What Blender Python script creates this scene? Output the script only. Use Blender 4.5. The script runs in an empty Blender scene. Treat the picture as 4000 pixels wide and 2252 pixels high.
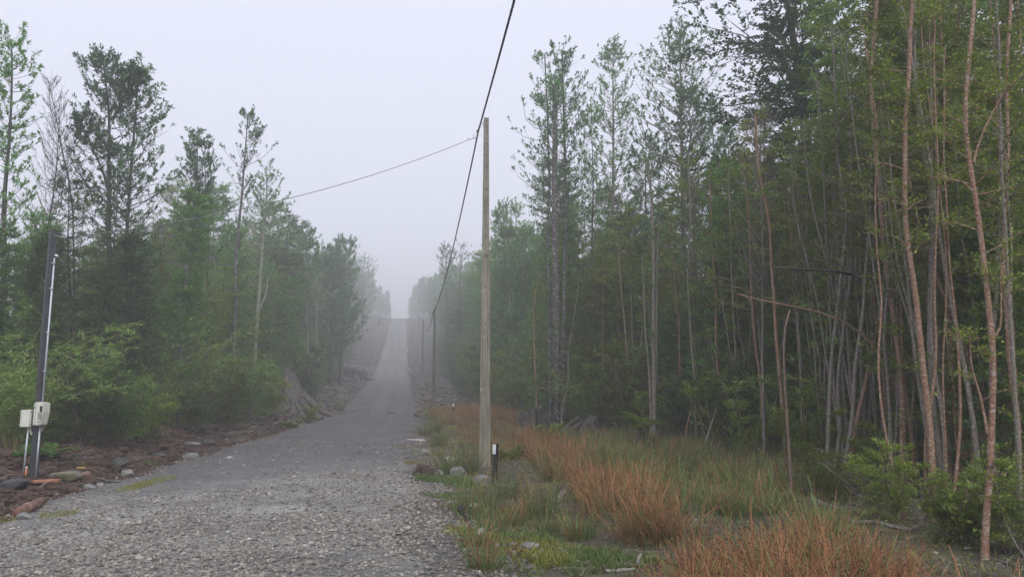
import bpy, bmesh, math, random
import numpy as np
from mathutils import Vector, Matrix

S = bpy.context.scene
C = bpy.context.collection
R = math.radians
# ------------------------------------------------------------------ camera
FPX, PITCH, EYE = 3000.0, R(7.8), 1.65          # focal length in photo pixels (4000 wide)
cam_data = bpy.data.cameras.new('camera')
cam_data.sensor_width = 36.0
cam_data.lens = 36.0 * FPX / 4000.0
cam_data.clip_end = 3000
cam = bpy.data.objects.new('camera', cam_data)
cam.location = (0, 0, EYE)
cam.rotation_euler = (math.pi / 2 + PITCH, 0, 0)
C.objects.link(cam)
S.camera = cam
# ------------------------------------------------------------------ sky and light
SUN_EL, SUN_AZ = R(42), R(165)
world = bpy.data.worlds.new('World')
S.world = world
world.use_nodes = True
wn, wl = world.node_tree.nodes, world.node_tree.links
bg = wn['Background']
sky = wn.new('ShaderNodeTexSky')
sky.sky_type = 'NISHITA'
sky.sun_disc = False
sky.sun_elevation = SUN_EL
sky.sun_rotation = SUN_AZ
sky.air_density = 1.0
sky.dust_density = 6.0
mixw = wn.new('ShaderNodeMix')
mixw.data_type = 'RGBA'
mixw.inputs[0].default_value = 0.86               # the overcast deck hides most of the blue
mixw.inputs[7].default_value = (7.85, 8.1, 9.55, 1)
wl.new(sky.outputs[0], mixw.inputs[6])
wl.new(mixw.outputs[2], bg.inputs[0])
bg.inputs[1].default_value = 0.0655
sun_data = bpy.data.lights.new('sun', 'SUN')
sun_data.energy = 1.5
sun_data.angle = R(60)
sun_data.color = (1.0, 0.97, 0.93)
sun = bpy.data.objects.new('sun', sun_data)
sun.rotation_euler = (math.pi / 2 - SUN_EL, 0, math.pi - SUN_AZ)
C.objects.link(sun)
S.view_settings.view_transform = 'Standard'
S.view_settings.look = 'None'
S.view_settings.exposure = 0.95
S.view_settings.gamma = 1.0
S.view_settings.use_curve_mapping = False
S.cycles.max_bounces = 8
S.cycles.diffuse_bounces = 5
S.cycles.glossy_bounces = 2
S.cycles.transmission_bounces = 4
S.cycles.volume_bounces = 5
S.cycles.transparent_max_bounces = 8
S.cycles.use_denoising = True
S.cycles.sample_clamp_indirect = 6.0
S.cycles.caustics_reflective = False
S.cycles.caustics_refractive = False

# ------------------------------------------------------------------ photo pixel -> place
def ray(px, py):
    X, Y = (px - 2000.0) / FPX, (1126.0 - py) / FPX
    return np.array([X, math.cos(PITCH) - Y * math.sin(PITCH), math.sin(PITCH) + Y * math.cos(PITCH)])
def at(px, py, depth):
    d = ray(px, py)
    return np.array([0, 0, EYE]) + d * (depth / d[1])

# ------------------------------------------------------------------ terrain functions
def vnoise(x, y, seed=0):
    x = np.asarray(x, float); y = np.asarray(y, float)
    xi, yi = np.floor(x).astype(np.int64), np.floor(y).astype(np.int64)
    fx, fy = x - xi, y - yi
    fx = fx * fx * (3 - 2 * fx); fy = fy * fy * (3 - 2 * fy)
    def h(a, b):
        n = (a * 374761393 + b * 668265263 + seed * 1274126177) & 0x7fffffff
        n = ((n ^ (n >> 13)) * 1274126177) & 0x7fffffff
        return ((n ^ (n >> 16)) & 0xffff) / 65535.0
    a, b, c, d = h(xi, yi), h(xi + 1, yi), h(xi, yi + 1), h(xi + 1, yi + 1)
    return (a * (1 - fx) + b * fx) * (1 - fy) + (c * (1 - fx) + d * fx) * fy
def fbm(x, y, seed=0, octs=3):
    s, a, t = 0, 1.0, 0
    for k in range(octs):
        s = s + a * vnoise(np.asarray(x) * 2 ** k, np.asarray(y) * 2 ** k, seed + k)
        t += a; a *= 0.5
    return s / t
def sstep(a, b, x):
    t = np.clip((np.asarray(x, float) - a) / (b - a), 0, 1)
    return t * t * (3 - 2 * t)
_ty = np.arange(-150, 900, 0.5)
_tz = np.interp(_ty, [-150, 20, 40, 56, 82.5, 114, 136.5, 169.5, 226.5, 270, 315, 363, 405, 480, 900],
                [0, 0, 0.15, 0.6, 1.93, 3.85, 5.28, 9.5, 18.4, 25.6, 32, 37.05, 38.9, 38.5, 18])
_tx = np.interp(_ty, [-150, -60, 0, 10.5, 23.6, 52, 136.5, 226.5, 363, 570, 900],
                [14.8, 4.5, -2.75, -4.1, -5.8, -8.9, -21.3, -33.9, -53.5, -82.6, -128])
_k = np.exp(-np.linspace(-2.2, 2.2, 33) ** 2); _k /= _k.sum()
_tzs = np.convolve(np.pad(_tz, 16, mode='edge'), _k, mode='valid')
_txs = np.convolve(np.pad(_tx, 16, mode='edge'), _k, mode='valid')
def z0(y): return np.interp(y, _ty, _tzs)
def xc(y): return np.interp(y, _ty, _txs)
HW = 2.9
def hwf(y): return np.interp(y, [0, 65, 114, 250, 363], [HW, HW, 3.2, 3.4, 3.0])       # half width grows with the stretched far depth
def far_depth(d): return d if d < 60 else 60 + (d - 60) * 1.5  # far distances stretched in the layout so the even fog thickens uphill
def zt(x, y):
    x = np.asarray(x, float); y = np.asarray(y, float)
    u = x - xc(y)
    ul, ur = -u - hwf(y), u - hwf(y)
    off = np.maximum(ul, ur)
    z = z0(y)
    near = 1 - sstep(38, 60, y)
    far = sstep(52, 100, y)
    z = z + near * (0.46 * np.exp(-((ul - 2.2) / 1.2) ** 2) * (.75 + .5 * fbm(x * .6, y * .6, 17)) + 0.10 * sstep(2, 6, ul))
    z = z + far * (0.17 * np.clip(ul - 0.6, 0, 16) - 0.12 * np.exp(-((ul - 0.4) / 0.5) ** 2))
    z = z - near * 0.10 * np.exp(-((ur - 1.3) / 0.8) ** 2)
    z = z + far * 0.13 * np.clip(ur - 1.0, 0, 14)
    rough = sstep(0.0, 1.2, off)
    z = z + rough * ((fbm(x * 0.9, y * 0.9, 3) - 0.5) * 0.22 + (fbm(x * 3.1, y * 3.1, 8) - 0.5) * 0.10)
    on = 1 - sstep(-0.5, 0.2, off)
    z = z + on * (0.05 - 0.012 * u * u * 0.5)
    rut = np.exp(-((np.abs(u + 0.15) - 0.85) / 0.22) ** 2)
    z = z - on * 0.022 * rut
    return z
def gz(x, y): return float(zt(x, y))
def ground(px, py):
    d = ray(px, py)
    t, p = 3.0, None
    while t < 640:
        p = np.array([0, 0, EYE]) + d * t
        if p[2] < gz(p[0], p[1]):
            lo, hi = t * 0.985 - 0.05, t
            for _ in range(18):
                m = 0.5 * (lo + hi); q = np.array([0, 0, EYE]) + d * m
                if q[2] < gz(q[0], q[1]): hi = m
                else: lo = m
            q = np.array([0, 0, EYE]) + d * hi
            return np.array([q[0], q[1], gz(q[0], q[1])])
        t = t * 1.012 + 0.02
    return p

# ------------------------------------------------------------------ materials
def new_mat(name):
    m = bpy.data.materials.new(name)
    m.use_nodes = True
    n, l = m.node_tree.nodes, m.node_tree.links
    return m, n, l, n['Principled BSDF']
def ramp(n, stops):
    r = n.new('ShaderNodeValToRGB')
    e = r.color_ramp.elements
    e[0].position, e[0].color = stops[0][0], (*stops[0][1], 1)
    e[1].position, e[1].color = stops[-1][0], (*stops[-1][1], 1)
    for p, c in stops[1:-1]:
        k = e.new(p); k.color = (*c, 1)
    return r
def leaf_mat(name, cols, rough=0.42, trans=0.34, objvar=0.35):
    rough *= 0.8
    m, n, l, b = new_mat(name)
    g = n.new('ShaderNodeNewGeometry')
    r = ramp(n, [(i / (len(cols) - 1), c) for i, c in enumerate(cols)])
    l.new(g.outputs['Random Per Island'], r.inputs[0])
    oi = n.new('ShaderNodeObjectInfo')
    mr = n.new('ShaderNodeMapRange')
    mr.inputs[3].default_value, mr.inputs[4].default_value = 1 - objvar, 1 + objvar
    l.new(oi.outputs['Random'], mr.inputs[0])
    mx = n.new('ShaderNodeMix'); mx.data_type = 'RGBA'; mx.blend_type = 'MULTIPLY'; mx.inputs[0].default_value = 1
    l.new(r.outputs[0], mx.inputs[6]); l.new(mr.outputs[0], mx.inputs[7])
    l.new(mx.outputs[2], b.inputs['Base Color'])
    b.inputs['Roughness'].default_value = rough
    b.inputs['Specular IOR Level'].default_value = 0.6
    t = n.new('ShaderNodeBsdfTranslucent'); l.new(mx.outputs[2], t.inputs[0])
    ms = n.new('ShaderNodeMixShader'); ms.inputs[0].default_value = trans
    l.new(b.outputs[0], ms.inputs[1]); l.new(t.outputs[0], ms.inputs[2])
    l.new(ms.outputs[0], n['Material Output'].inputs[0])
    return m
def bark_mat(name, dark, light, patch=None, amount=0.5, scale=6.0, zs=0.35, bump=0.4):
    m, n, l, b = new_mat(name)
    tc = n.new('ShaderNodeTexCoord'); mp = n.new('ShaderNodeMapping')
    mp.inputs['Scale'].default_value = (1, 1, zs)
    l.new(tc.outputs['Object'], mp.inputs[0])
    n1 = n.new('ShaderNodeTexNoise'); n1.inputs['Scale'].default_value = scale * 2.2; n1.inputs['Detail'].default_value = 6
    l.new(mp.outputs[0], n1.inputs[0])
    r = ramp(n, [(0.32, dark), (0.68, light)])
    l.new(n1.outputs[0], r.inputs[0])
    col = r.outputs[0]
    if patch:
        mp2 = n.new('ShaderNodeMapping'); mp2.inputs['Scale'].default_value = (0.8, 0.8, 1.7)
        l.new(tc.outputs['Object'], mp2.inputs[0])
        n2 = n.new('ShaderNodeTexNoise'); n2.inputs['Scale'].default_value = scale; n2.inputs['Detail'].default_value = 4
        n2.inputs['Roughness'].default_value = 0.6
        l.new(mp2.outputs[0], n2.inputs[0])
        r2 = ramp(n, [(1 - amount - 0.02, (0, 0, 0)), (1 - amount + 0.06, (1, 1, 1))])
        l.new(n2.outputs[0], r2.inputs[0])
        mx = n.new('ShaderNodeMix'); mx.data_type = 'RGBA'
        l.new(r2.outputs[0], mx.inputs[0]); l.new(col, mx.inputs[6]); mx.inputs[7].default_value = (*patch, 1)
        col = mx.outputs[2]
    l.new(col, b.inputs['Base Color'])
    b.inputs['Roughness'].default_value = 0.8
    bp = n.new('ShaderNodeBump'); bp.inputs['Strength'].default_value = bump; bp.inputs['Distance'].default_value = 0.02
    l.new(n1.outputs[0], bp.inputs['Height']); l.new(bp.outputs[0], b.inputs['Normal'])
    return m
def flat_mat(name, col, rough=0.6, metal=0.0, noise=0.25, scale=30.0, bump=0.0):
    m, n, l, b = new_mat(name)
    tc = n.new('ShaderNodeTexCoord'); tx = n.new('ShaderNodeTexNoise')
    tx.inputs['Scale'].default_value = scale; tx.inputs['Detail'].default_value = 5
    l.new(tc.outputs['Object'], tx.inputs[0])
    r = ramp(n, [(0.3, tuple(c * (1 - noise) for c in col)), (0.7, tuple(min(1, c * (1 + noise)) for c in col))])
    l.new(tx.outputs[0], r.inputs[0]); l.new(r.outputs[0], b.inputs['Base Color'])
    b.inputs['Roughness'].default_value = rough; b.inputs['Metallic'].default_value = metal
    if bump:
        bp = n.new('ShaderNodeBump'); bp.inputs['Strength'].default_value = bump; bp.inputs['Distance'].default_value = 0.01
        l.new(tx.outputs[0], bp.inputs['Height']); l.new(bp.outputs[0], b.inputs['Normal'])
    return m
def island_mat(name, cols, rough=0.7, fine=0.25, fscale=60):
    m, n, l, b = new_mat(name)
    g = n.new('ShaderNodeNewGeometry')
    r = ramp(n, [(i / (len(cols) - 1), c) for i, c in enumerate(cols)])
    l.new(g.outputs['Random Per Island'], r.inputs[0])
    tc = n.new('ShaderNodeTexCoord'); tx = n.new('ShaderNodeTexNoise'); tx.inputs['Scale'].default_value = fscale
    l.new(tc.outputs['Object'], tx.inputs[0])
    mr = n.new('ShaderNodeMapRange'); mr.inputs[3].default_value = 1 - fine; mr.inputs[4].default_value = 1 + fine
    l.new(tx.outputs[0], mr.inputs[0])
    mx = n.new('ShaderNodeMix'); mx.data_type = 'RGBA'; mx.blend_type = 'MULTIPLY'; mx.inputs[0].default_value = 1
    l.new(r.outputs[0], mx.inputs[6]); l.new(mr.outputs[0], mx.inputs[7])
    l.new(mx.outputs[2], b.inputs['Base Color']); b.inputs['Roughness'].default_value = rough
    return m
def vcol_mat(name, rough=0.85, sc=(4, 30), amt=0.35, bump=0.5, bdist=0.03, trans=0.0, vor=0, isl=0.0):
    m, n, l, b = new_mat(name)
    a = n.new('ShaderNodeAttribute'); a.attribute_name = 'Col'
    tc = n.new('ShaderNodeTexCoord')
    col = a.outputs['Color']; hsum = None
    for s in sc:
        tx = n.new('ShaderNodeTexNoise'); tx.inputs['Scale'].default_value = s; tx.inputs['Detail'].default_value = 6
        tx.inputs['Roughness'].default_value = 0.65
        l.new(tc.outputs['Object'], tx.inputs[0])
        mr = n.new('ShaderNodeMapRange'); mr.inputs[1].default_value = 0.3; mr.inputs[2].default_value = 0.7
        mr.inputs[3].default_value = 1 - amt; mr.inputs[4].default_value = 1 + amt
        l.new(tx.outputs[0], mr.inputs[0])
        mx = n.new('ShaderNodeMix'); mx.data_type = 'RGBA'; mx.blend_type = 'MULTIPLY'; mx.inputs[0].default_value = 1
        l.new(col, mx.inputs[6]); l.new(mr.outputs[0], mx.inputs[7]); col = mx.outputs[2]; hsum = tx.outputs[0]
    if isl:
        g = n.new('ShaderNodeNewGeometry'); mr = n.new('ShaderNodeMapRange')
        mr.inputs[3].default_value = 1 - isl; mr.inputs[4].default_value = 1 + isl
        l.new(g.outputs['Random Per Island'], mr.inputs[0])
        mx = n.new('ShaderNodeMix'); mx.data_type = 'RGBA'; mx.blend_type = 'MULTIPLY'; mx.inputs[0].default_value = 1
        l.new(col, mx.inputs[6]); l.new(mr.outputs[0], mx.inputs[7]); col = mx.outputs[2]
    if vor:
        vo = n.new('ShaderNodeTexVoronoi'); vo.inputs['Scale'].default_value = vor
        l.new(tc.outputs['Object'], vo.inputs[0])
        bw = n.new('ShaderNodeRGBToBW'); l.new(vo.outputs['Color'], bw.inputs[0])
        mr = n.new('ShaderNodeMapRange'); mr.inputs[3].default_value = 0.5; mr.inputs[4].default_value = 1.6
        l.new(bw.outputs[0], mr.inputs[0])
        mx = n.new('ShaderNodeMix'); mx.data_type = 'RGBA'; mx.blend_type = 'MULTIPLY'; mx.inputs[0].default_value = 1
        l.new(col, mx.inputs[6]); l.new(mr.outputs[0], mx.inputs[7]); col = mx.outputs[2]; hsum = vo.outputs['Distance']
    l.new(col, b.inputs['Base Color']); b.inputs['Roughness'].default_value = rough
    if bump and hsum:
        bp = n.new('ShaderNodeBump'); bp.inputs['Strength'].default_value = bump; bp.inputs['Distance'].default_value = bdist
        if vor: bp.invert = True
        l.new(hsum, bp.inputs['Height']); l.new(bp.outputs[0], b.inputs['Normal'])
    if trans:
        t = n.new('ShaderNodeBsdfTranslucent'); l.new(col, t.inputs[0])
        ms = n.new('ShaderNodeMixShader'); ms.inputs[0].default_value = trans
        l.new(b.outputs[0], ms.inputs[1]); l.new(t.outputs[0], ms.inputs[2])
        l.new(ms.outputs[0], n['Material Output'].inputs[0])
    return m
M = {}
M['ground'] = vcol_mat('earth', 0.9, (2.5, 22), 0.42, 0.7, 0.04)
M['road'] = vcol_mat('gravel_surface', 0.72, (0.6, 5, 18, 60), 0.22, 0.6, 0.012, vor=34)
M['blade'] = vcol_mat('rush_blade', 0.55, (), 0, 0, trans=0.25, isl=0.3)
M['stone'] = island_mat('gravel_stone', [(0.053, 0.050, 0.048), (0.212, 0.195, 0.166), (0.106, 0.102, 0.097), (0.307, 0.280, 0.239), (0.074, 0.068, 0.060), (0.215, 0.190, 0.150), (0.159, 0.150, 0.138), (0.403, 0.370, 0.322)], 0.55)
M['clod'] = island_mat('soil_clod', [(.038, .020, .014), (.065, .035, .022), (.027, .017, .013), (.095, .058, .038), (.045, .03, .022)], 0.9)
M['debris'] = island_mat('wood_debris', [(.06, .045, .035), (.16, .135, .115), (.09, .06, .045), (.24, .22, .19), (.05, .04, .035)], 0.85)
M['rubble'] = island_mat('rubble', [(.07, .066, .062), (.15, .14, .132), (.10, .09, .085), (.21, .20, .19)], 0.8)
M['rubble_dark'] = island_mat('bank_rubble', [(.045, .037, .033), (.10, .085, .075), (.065, .05, .043), (.16, .145, .13), (.05, .04, .035)], 0.85)
M['canelo'] = leaf_mat('leaf_winter_bark', [(0.061, 0.141, 0.042), (0.111, 0.232, 0.069), (0.087, 0.191, 0.066), (0.188, 0.340, 0.114)], 0.36)
M['canelo_green'] = leaf_mat('leaf_fresh', [(0.077, 0.204, 0.037), (0.137, 0.312, 0.058), (0.106, 0.252, 0.050), (0.195, 0.382, 0.080)], 0.38)
M['myrtle'] = leaf_mat('leaf_myrtle', [(0.094, 0.148, 0.019), (0.190, 0.260, 0.029), (0.136, 0.209, 0.024), (0.298, 0.372, 0.039)], 0.4)
M['myrtle_l'] = leaf_mat('leaf_mid_green', [(0.073, 0.177, 0.030), (0.131, 0.282, 0.048), (0.105, 0.229, 0.042), (0.189, 0.363, 0.071)], 0.42)
M['dark'] = leaf_mat('leaf_dark', [(0.044, 0.085, 0.022), (0.076, 0.136, 0.034), (0.060, 0.114, 0.031), (0.131, 0.202, 0.051)], 0.5)
M['coigue'] = leaf_mat('leaf_beech', [(0.048, 0.120, 0.032), (0.088, 0.184, 0.049), (0.071, 0.149, 0.042), (0.132, 0.244, 0.063)], 0.42)
M['broad'] = leaf_mat('leaf_broad', [(0.100, 0.168, 0.038), (0.168, 0.260, 0.063), (0.128, 0.205, 0.050), (0.237, 0.320, 0.094)], 0.4)
M['bamboo'] = leaf_mat('leaf_bamboo', [(0.095, 0.174, 0.030), (0.161, 0.265, 0.052), (0.122, 0.204, 0.042), (0.264, 0.325, 0.076)], 0.45)
M['bright'] = leaf_mat('leaf_bright', [(.11, .17, .02), (.17, .24, .035), (.14, .20, .03), (.24, .25, .05)], 0.45, 0.35)
M['fern'] = leaf_mat('leaf_fern', [(0.124, 0.186, 0.039), (0.202, 0.264, 0.062), (0.155, 0.232, 0.046)], 0.45)
M['bark_red'] = bark_mat('bark_red', (.125, .062, .038), (.32, .175, .105), (.33, .285, .235), 0.46, 26, 0.7, 0.8)
M['bark_grey'] = bark_mat('bark_grey', (.085, .072, .06), (.24, .215, .18), (.38, .36, .31), 0.40, 20, 0.7, 0.6)
M['bark_brown'] = bark_mat('bark_brown', (0.065, 0.046, 0.034), (0.182, 0.130, 0.098), (0.325, 0.299, 0.260), 0.36, 8)
M['bark_lichen'] = bark_mat('bark_lichen', (.03, .027, .025), (.075, .068, .06), (.36, .37, .35), 0.43, 11, 0.8)
M['bark_pale'] = bark_mat('bark_pale_lichen', (.12, .12, .09), (.36, .37, .30), (.09, .08, .07), 0.42, 10, 0.8)
M['bark_dark'] = bark_mat('bark_dark', (.025, .022, .02), (.075, .065, .055), (.18, .18, .16), 0.33, 7)
M['twig_pale'] = bark_mat('twig_pale', (.16, .14, .12), (.34, .31, .28), None)
M['twig_grey'] = bark_mat('twig_grey', (.10, .085, .075), (.20, .18, .16), None)
M['cane'] = bark_mat('cane_yellow', (.16, .15, .05), (.32, .28, .11), None)
M['stump'] = bark_mat('stump_wood', (.035, .03, .027), (.14, .125, .115), (.10, .07, .055), 0.42, 3.5, 0.25, 0.9)
M['charred'] = bark_mat('charred_wood', (.012, .011, .011), (.045, .04, .038), None, bump=0.8)
M['drift'] = bark_mat('weathered_wood', (.13, .115, .10), (.33, .30, .27), None, scale=5, zs=0.2, bump=0.7)
M['rotten'] = bark_mat('rotten_wood', (.09, .042, .03), (.21, .11, .08), (.26, .17, .12), 0.4, 5)
M['concrete'] = bark_mat('pole_concrete', (.125, .117, .094), (.255, .238, .19), (.35, .33, .28), 0.36, 5, 0.12, 0.4)
M['concrete_backlit'] = bark_mat('pole_backlit_tone', (.06, .055, .048), (.12, .11, .098), None)  # darker concrete copy: the far poles' backlit shade put into the colour
M['hole_shade'] = flat_mat('hole_shade_dark', (.015, .014, .013), 0.95)  # near-black colour standing in for the shade inside the pole's holes
M['steel_dark'] = flat_mat('painted_steel', (.035, .038, .046), 0.55, 0.0, 0.3, 4)
M['galv'] = flat_mat('galvanised', (.45, .49, .52), 0.45, 0.5, 0.12, 10)
M['plastic'] = flat_mat('meter_plastic', (.56, .57, .51), 0.5, 0, 0.05, 5)
M['plastic_line'] = flat_mat('meter_seam', (.25, .25, .22), 0.6)
M['glassdark'] = flat_mat('window_dark', (.02, .022, .026), 0.15)
M['cable'] = flat_mat('cable_black', (.018, .018, .02), 0.5)
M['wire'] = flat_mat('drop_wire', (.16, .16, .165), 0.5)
M['post'] = flat_mat('post_black', (.014, .014, .015), 0.5, 0, 0.3, 12)
M['plate'] = flat_mat('plate_white', (.72, .73, .74), 0.4, 0, 0.05, 20)
M['ink'] = flat_mat('ink_grey', (.10, .11, .14), 0.6)
M['board'] = flat_mat('board_orange', (.30, .13, .07), 0.8, 0, 0.3, 9)
M['peg'] = flat_mat('peg_orange', (.55, .20, .06), 0.6, 0, 0.15, 9)
M['peg_cap'] = flat_mat('peg_cap', (.7, .66, .6), 0.6)
M['cup'] = flat_mat('litter_yellow', (.60, .36, .08), 0.5, 0, 0.2, 20)
def rock_mat(name, a, b_, moss=None, amount=0.5):
    return bark_mat(name, a, b_, moss, amount, 4.0, 1.0, 0.6)
M['rock_grey'] = rock_mat('rock_grey', (.10, .10, .10), (.23, .225, .215))
M['rock_pale'] = rock_mat('rock_pale', (.19, .18, .165), (.36, .345, .32))
M['rock_dark'] = rock_mat('rock_dark', (.025, .027, .028), (.075, .078, .08))
M['rock_moss'] = rock_mat('rock_moss', (.10, .095, .07), (.18, .17, .125), (.12, .125, .05), 0.44)
M['rock_red'] = rock_mat('rock_red', (.12, .06, .045), (.22, .13, .10))

# ------------------------------------------------------------------ mesh helpers
def mesh_np(name, V, faces, mat, smooth=False, col=None):
    me = bpy.data.meshes.new(name)
    V = np.ascontiguousarray(V, dtype=np.float32).reshape(-1, 3)
    faces = [np.ascontiguousarray(f, dtype=np.int32) for f in faces if len(f)]
    nl = sum(f.size for f in faces); nf = sum(len(f) for f in faces)
    me.vertices.add(len(V)); me.vertices.foreach_set('co', V.ravel())
    me.loops.add(nl); me.loops.foreach_set('vertex_index', np.concatenate([f.ravel() for f in faces]))
    me.polygons.add(nf)
    st, o = [], 0
    for f in faces:
        st.append(o + np.arange(len(f), dtype=np.int32) * f.shape[1]); o += f.size
    me.polygons.foreach_set('loop_start', np.concatenate(st).astype(np.int32))
    me.polygons.foreach_set('use_smooth', np.full(nf, smooth))
    if col is not None:
        a = me.color_attributes.new('Col', 'FLOAT_COLOR', 'POINT')
        c4 = np.ones((len(V), 4), np.float32); c4[:, :3] = col
        a.data.foreach_set('color', c4.ravel())
    me.update(calc_edges=True)
    if mat: me.materials.append(M[mat] if isinstance(mat, str) else mat)
    return me
def link(name, me, parent=None, loc=(0, 0, 0), rot=(0, 0, 0), scale=None):
    o = bpy.data.objects.new(name, me)
    C.objects.link(o)
    o.location = [float(v) for v in loc]; o.rotation_euler = [float(v) for v in rot]
    if scale is not None: o.scale = scale
    if parent: o.parent = parent
    return o
def tag(o, label, cat, group=None, kind=None):
    if label: o['label'] = label
    if cat: o['category'] = cat
    if group: o['group'] = group
    if kind: o['kind'] = kind
    return o
def unit(v):
    return v / np.maximum(np.linalg.norm(v, axis=-1, keepdims=True), 1e-9)
def tubes(P, Rd, k=5, cap=False):
    """P (B,n,3), Rd (B,n): B tubes of n rings with k sides each -> verts, [faces]"""
    P = np.asarray(P, float); Rd = np.asarray(Rd, float)
    B, n = P.shape[:2]
    T = np.empty_like(P)
    T[:, 1:-1] = P[:, 2:] - P[:, :-2] if n > 2 else T[:, 1:-1]
    T[:, 0] = P[:, 1] - P[:, 0]; T[:, -1] = P[:, -1] - P[:, -2]
    T = unit(T)
    main = unit(P[:, -1] - P[:, 0])
    ref = np.where(np.abs(main[:, 2:3]) > 0.8, np.array([[1.0, 0, 0]]), np.array([[0, 0, 1.0]]))
    U = unit(np.cross(T, ref[:, None, :])); W = np.cross(T, U)
    a = np.arange(k) * 2 * math.pi / k
    V = P[:, :, None, :] + Rd[:, :, None, None] * (np.cos(a)[None, None, :, None] * U[:, :, None, :] + np.sin(a)[None, None, :, None] * W[:, :, None, :])
    b, i, j = np.meshgrid(np.arange(B), np.arange(n - 1), np.arange(k), indexing='ij')
    base = (b * n + i) * k; j2 = (j + 1) % k
    F = np.stack([base + j, base + j2, base + k + j2, base + k + j], -1).reshape(-1, 4)
    fl = [F]
    if cap:
        s = (np.arange(B) * n * k)[:, None]
        fl.append(s + np.arange(k)[None, ::-1]); fl.append(s + (n - 1) * k + np.arange(k)[None, :])
    return V.reshape(-1, 3), fl
class Bag:
    def __init__(s): s.V, s.F, s.n, s.c = [], {}, 0, []
    def add(s, V, fl, col=None):
        for f in fl:
            if len(f): s.F.setdefault(f.shape[1], []).append(f + s.n)
        s.V.append(V); s.n += len(V)
        if col is not None: s.c.append(np.broadcast_to(col, (len(V), 3)))
    def mesh(s, name, mat, smooth=False):
        return mesh_np(name, np.concatenate(s.V), [np.concatenate(v) for v in s.F.values()], mat, smooth, np.concatenate(s.c) if s.c else None)
def leaf_quads(P, D, N, L, W, fold=0.18):
    """diamond leaves: base, left, tip, right with the blade folded along its rib"""
    D = unit(D); Sx = unit(np.cross(D, N)); N = np.cross(Sx, D)
    L = np.asarray(L)[:, None]; W = np.asarray(W)[:, None]
    mid = P + D * L * 0.48 + N * W * fold
    V = np.stack([P, mid - Sx * W * 0.5, P + D * L, mid + Sx * W * 0.5], 1).reshape(-1, 3)
    i = np.arange(len(P))[:, None] * 4
    return V, [i + np.arange(4)[None, :]]

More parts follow.
